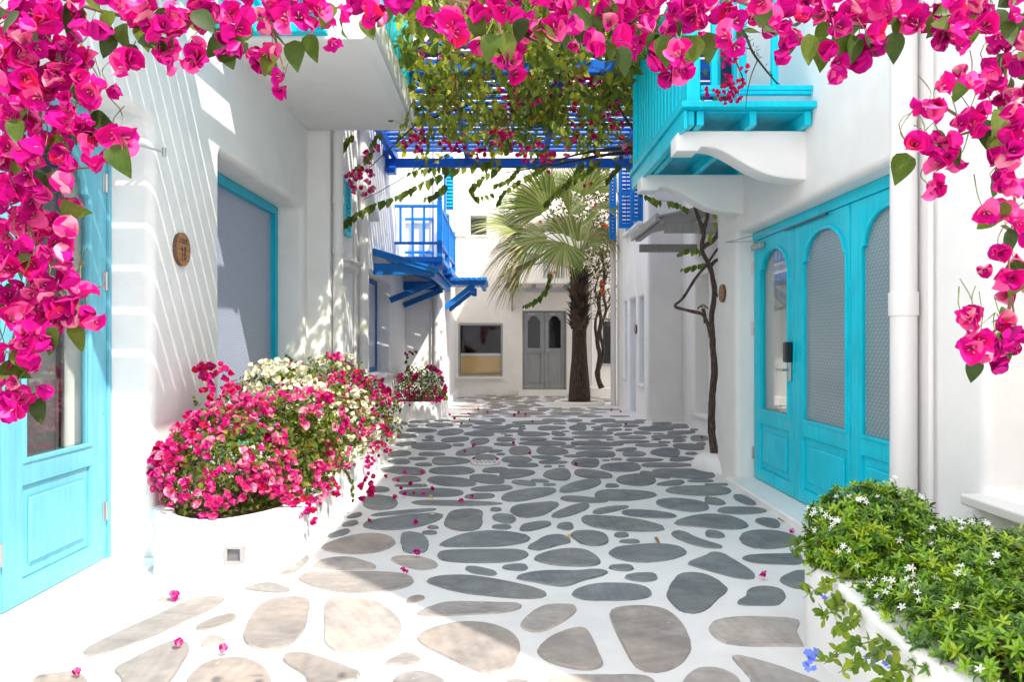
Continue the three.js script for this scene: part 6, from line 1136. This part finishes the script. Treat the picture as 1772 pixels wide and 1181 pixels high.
// bare vine trunk rising beside the right pier
{
  const t = thing('vine_trunk', 'bare twisting brown vine trunk growing from the white footing beside the right pier', 'vine');
  const bw = new THREE.MeshStandardMaterial({ color: lin(0.28, 0.20, 0.175), roughness: 0.95, map: barkMap, bumpMap: barkMap, bumpScale: 0.02 });
  const T = (n, a, r0, r1) => mesh(n, tube(a.map(([x, y, d]) => at(x, y, d || 7.72)), r0, r1, 9, 6, 0.35), bw, t);
  T('trunk', [[1236, 785], [1231, 740], [1232, 690], [1236, 640], [1233, 590], [1231, 545], [1236, 505], [1227, 460], [1214, 430], [1218, 400], [1206, 372], [1202, 355]], 0.040, 0.014);
  T('limb', [[1214, 430], [1238, 412], [1245, 395]], 0.028, 0.02); T('limb', [[1215, 405], [1224, 375], [1228, 350]], 0.022, 0.016); T('limb', [[1230, 585], [1224, 560], [1216, 545], [1192, 538], [1168, 530], [1180, 518], [1205, 480], [1225, 455], [1242, 430]], 0.022, 0.012); T('limb', [[1220, 560], [1219, 545], [1216, 534]], 0.018, 0.022); T('limb', [[1216, 405], [1210, 380], [1200, 345], [1215, 300], [1190, 250], [1150, 240]], 0.02, 0.016); T('limb', [[1236, 505], [1244, 515], [1250, 530]], 0.015, 0.01); T('limb', [[1228, 462], [1240, 450], [1248, 452]], 0.024, 0.014);
  for (let i = 0; i < 7; i++) mesh('bud', (() => { const g = new THREE.ConeGeometry(0.012, 0.05, 5); const a = i * 0.9; g.rotateZ(Math.sin(a) * 0.9); g.rotateX(Math.cos(a) * 0.7); const p = at(1216 + Math.sin(a) * 6, 533 - Math.abs(Math.cos(a)) * 5, 7.7); g.translate(p.x, p.y, p.z); return g; })(), M.greenTwig, t);
  for (const [x, y, a] of [[1236, 385, 0.3], [1232, 400, -0.4], [1234, 370, 0.5], [1228, 410, 0.1], [1238, 362, -0.2]]) putLeaf(t, at(x, y, 7.6), V(a, -1, 0.1), V(0.1, 0.3, 1), 0.075, LF.lime);
}
// dry vine on the far right with orange flowers
{
  const t = thing('climbing_vine', 'tangled dry climbing vine with orange flowers behind the palm at the far right', 'vine');
  const T = (a, r0, r1) => mesh('stem', tube(a.map(([x, y, d]) => at(x, y, d || 17.4)), r0, r1, 6, 5, 0.3), M.bark, t);
  T([[1041, 672], [1034, 650], [1038, 620], [1034, 590], [1040, 560], [1036, 520], [1046, 480], [1040, 430]], 0.07, 0.03); T([[1036, 640], [1044, 610], [1038, 570], [1048, 540], [1044, 500], [1052, 470]], 0.045, 0.02); T([[1034, 600], [1030, 560], [1036, 530], [1030, 500], [1040, 470]], 0.035, 0.015); T([[1048, 540], [1058, 520], [1050, 500]], 0.02, 0.01);
  const tw = []; for (let i = 0; i < 170; i++) { const x = rr(1022, 1062), y = rr(330, 560), p = at(x, y, rr(16.9, 17.8)), q = p.clone().add(V(rr(-0.3, 0.3), rr(-0.3, 0.3), rr(-0.2, 0.2))); tw.push(tube([p, p.clone().lerp(q, 0.5).add(rdir().multiplyScalar(0.08)), q], 0.009, 0.004, 4, 3)); } mesh('twigs', mergeGeometries(tw), M.twig, t, { kind: 'stuff' });
  const it = []; for (let i = 0; i < 2600; i++) { const x = rr(945, 1064), y = rr(285, 530); if (y > 480 && rnd() < 0.6) continue; if (x < 1012 && (y > 400 || y < 320 || rnd() < 0.35)) continue; const v = rr(0.6, 1.2), c = rnd() < 0.45 ? lin(0.30 * v, 0.24 * v, 0.08 * v) : lin(0.13 * v, 0.16 * v, 0.05 * v); it.push({ p: at(x, y, rr(16.9, 17.9)), q: quatLeaf(rdir().add(V(0, -0.6, 0)), rdir().add(V(0, 0.2, 0.7))), s: rr(0.06, 0.11), c }); } instanced('foliage', BLs[1], LF.stuff, it, t);
  for (const [x, y] of [[1002, 292], [1032, 290], [1037, 288], [1048, 305], [1044, 390], [985, 380], [965, 385], [958, 455], [955, 475], [935, 385], [925, 375], [905, 335], [900, 340], [912, 345], [1042, 490], [1045, 505], [940, 400], [1030, 360]]) for (let k = 0; k < 3; k++) putFlower(t, at(x + rr(-3, 3), y + rr(-3, 3), 16.8), rdir().add(V(0, 0, 0.8)).normalize(), 0.075, FO);
}
// thorny flowering spray hanging over the turquoise balcony
{
  const t = thing('flowering_spray', 'thorny twig with crimson flower heads hanging over the turquoise balcony rail', 'spray');
  const T = (a, r0, r1, m) => mesh('stem', tube(a.map(([x, y]) => at(x, y, 4.95)), r0, r1, 6, 5, 0.2), m || M.bark, t);
  T([[1270, 30], [1290, 62], [1302, 90], [1322, 118], [1345, 145]], 0.011, 0.005); T([[1290, 62], [1270, 85], [1275, 110], [1285, 140], [1270, 165]], 0.005, 0.003); T([[1310, 105], [1300, 130], [1293, 160], [1290, 188]], 0.004, 0.002); T([[1285, 50], [1262, 75], [1250, 90], [1240, 110]], 0.004, 0.002, M.twig); T([[1298, 85], [1275, 78], [1255, 72]], 0.004, 0.002);
  for (let i = 0; i < 26; i++) { const k = rnd(), x = 1270 + k * 75 + rr(-4, 4), y = 30 + k * 115 + rr(-3, 3), p = at(x, y, 4.95), q = p.clone().add(V(rr(-0.03, 0.05), rr(-0.03, 0.03), rr(-0.02, 0.02))); mesh('thorn', tube([p, p.clone().lerp(q, 0.6), q], 0.003, 0.0008, 4, 2), M.bark, t); }
  for (const [x, y, n, r] of [[1256, 97, 5, 0.03], [1268, 105, 5, 0.03], [1257, 113, 4, 0.025], [1286, 121, 4, 0.025], [1255, 138, 7, 0.035], [1262, 148, 5, 0.03], [1278, 145, 6, 0.03], [1230, 158, 6, 0.03], [1247, 160, 6, 0.03], [1268, 160, 7, 0.03], [1255, 170, 6, 0.03], [1275, 165, 5, 0.03]]) for (let k = 0; k < n; k++) { const d = rdir(); putFlower(t, at(x, y, 4.9).addScaledVector(d, rr(0.3, 1) * r), d.add(V(0, 0, 0.6)).normalize(), rr(0.022, 0.03), FD); }
  for (const [x, y] of [[1222, 100], [1218, 120], [1228, 108], [1225, 90], [1238, 75], [1216, 168], [1236, 165], [1228, 178]]) putLeaf(t, at(x, y, 5.6), V(rr(-0.5, 0.5), -1, 0.1), V(0, 0.3, 1), 0.05, LF.lime);
}
// ---------------------------------------------------------------- fallen bracts and leaves on the paving
{
  const ORD = ['leftmost', 'second from the left', 'third from the left', 'fourth from the left', 'fifth from the left', 'sixth from the left', 'seventh from the left', 'eighth from the left', 'ninth from the left', 'tenth from the left'];
  const fb = (x, y, set, lab, grp, s = 1) => { const t = thing('fallen_bract', lab, 'petal', grp, onGround(x, y).add(V(0, 0.004, 0))); const m = mesh('bracts', pick(set), petalM, t); m.scale.setScalar(rr(0.024, 0.032) * s); m.quaternion.copy(quatAxis(V(rr(-0.8, 0.8), rr(0.3, 1), rr(-0.6, 0.6)).normalize(), rr(0, 6))); m.position.y = 0.014; };
  const G = [
    ['fallen bracts on the sunlit foreground stones', [[302, 1041], [312, 1126], [381, 1135], [130, 1177]]],
    ['fallen bracts on the stones at the shadow edge', [[698, 996], [720, 965], [637, 907], [716, 912]]],
    ['fallen bracts on dappled stones by the planter', [[691, 850], [708, 843], [703, 861], [680, 866], [719, 858], [732, 861], [668, 829], [699, 823], [687, 837], [728, 822]]],
    ['fallen bracts on grey stones above the long oval stone', [[751, 852], [815, 866], [796, 872]]],
    ['fallen bracts round the drain cover', [[803, 786], [821, 775], [821, 798], [859, 800], [890, 771], [917, 790]]],
    ['fallen bracts below the small round bush', [[785, 728], [812, 730], [797, 736], [694, 731], [779, 722], [827, 711], [843, 716], [812, 720]]],
    ['fallen bracts in front of the grey double door', [[889, 722], [899, 717], [908, 721], [921, 733]]],
    ['fallen bracts along the right hand wall', [[1084, 738], [1060, 712], [1075, 716], [1215, 761], [998, 809]]],
    ['fallen bracts near the white flowered shrubs', [[1373, 928], [1323, 1005]]],
  ];
  for (const [g, P] of G) P.slice().sort((a, b) => a[0] - b[0]).forEach(([x, y], i) => fb(x, y, FG, ORD[i] + ' of the ' + g, g, y < 730 ? 1.5 : 1.15));
  fb(750, 896, FW, 'fallen cream white bract on a grey paving stone beside the long planter', null, 1.2);
  const dm = [new THREE.MeshStandardMaterial({ color: lin(0.55, 0.34, 0.06), roughness: 0.8, side: THREE.DoubleSide }), new THREE.MeshStandardMaterial({ color: lin(0.25, 0.13, 0.06), roughness: 0.85, side: THREE.DoubleSide }), new THREE.MeshStandardMaterial({ color: lin(0.42, 0.36, 0.09), roughness: 0.8, side: THREE.DoubleSide })];
  const dl = leafGeo(1, 0.55, { fold: 0.6, droop: 0.5, seg: 6, wave: 0.05, sd: 1 });
  for (const [x, y, k, lab] of [[983, 931, 0, 'pointed yellow leaf on the right end of a dark paving stone'], [1132, 936, 1, 'curled brown leaf on white mortar above a broad oval stone'], [1226, 865, 2, 'olive green fallen leaf on a small stone before the turquoise doors'], [1345, 904, 1, 'dark brown curled leaf beside the step of the turquoise doors'], [737, 842, 0, 'yellow leaf on white mortar nearest the long planter'], [742, 862, 0, 'yellow leaf just below a dappled grey stone by the planter'], [754, 806, 2, 'small olive leaf on mortar left of the drain cover'], [1149, 772, 0, 'yellow leaf on a long grey stone near the trunk footing'], [1025, 787, 2, 'tiny green leaf on a grey stone in the alley middle'], [889, 900, 0, 'tiny yellow leaf fragment at the tip of a small stone']]) { const t = thing('fallen_leaf', lab, 'leaf', 'dry leaves on the paving', onGround(x, y).add(V(0, 0.006, 0))); const m = mesh('blade', dl, dm[k], t); m.scale.setScalar(rr(0.05, 0.065) * (lab.includes('tiny') ? 0.5 : 1)); m.rotation.set(-Math.PI / 2 + rr(0.1, 0.4), 0, rr(0, 6)); m.position.y = 0.012; }
}

renderer.render(scene, camera);
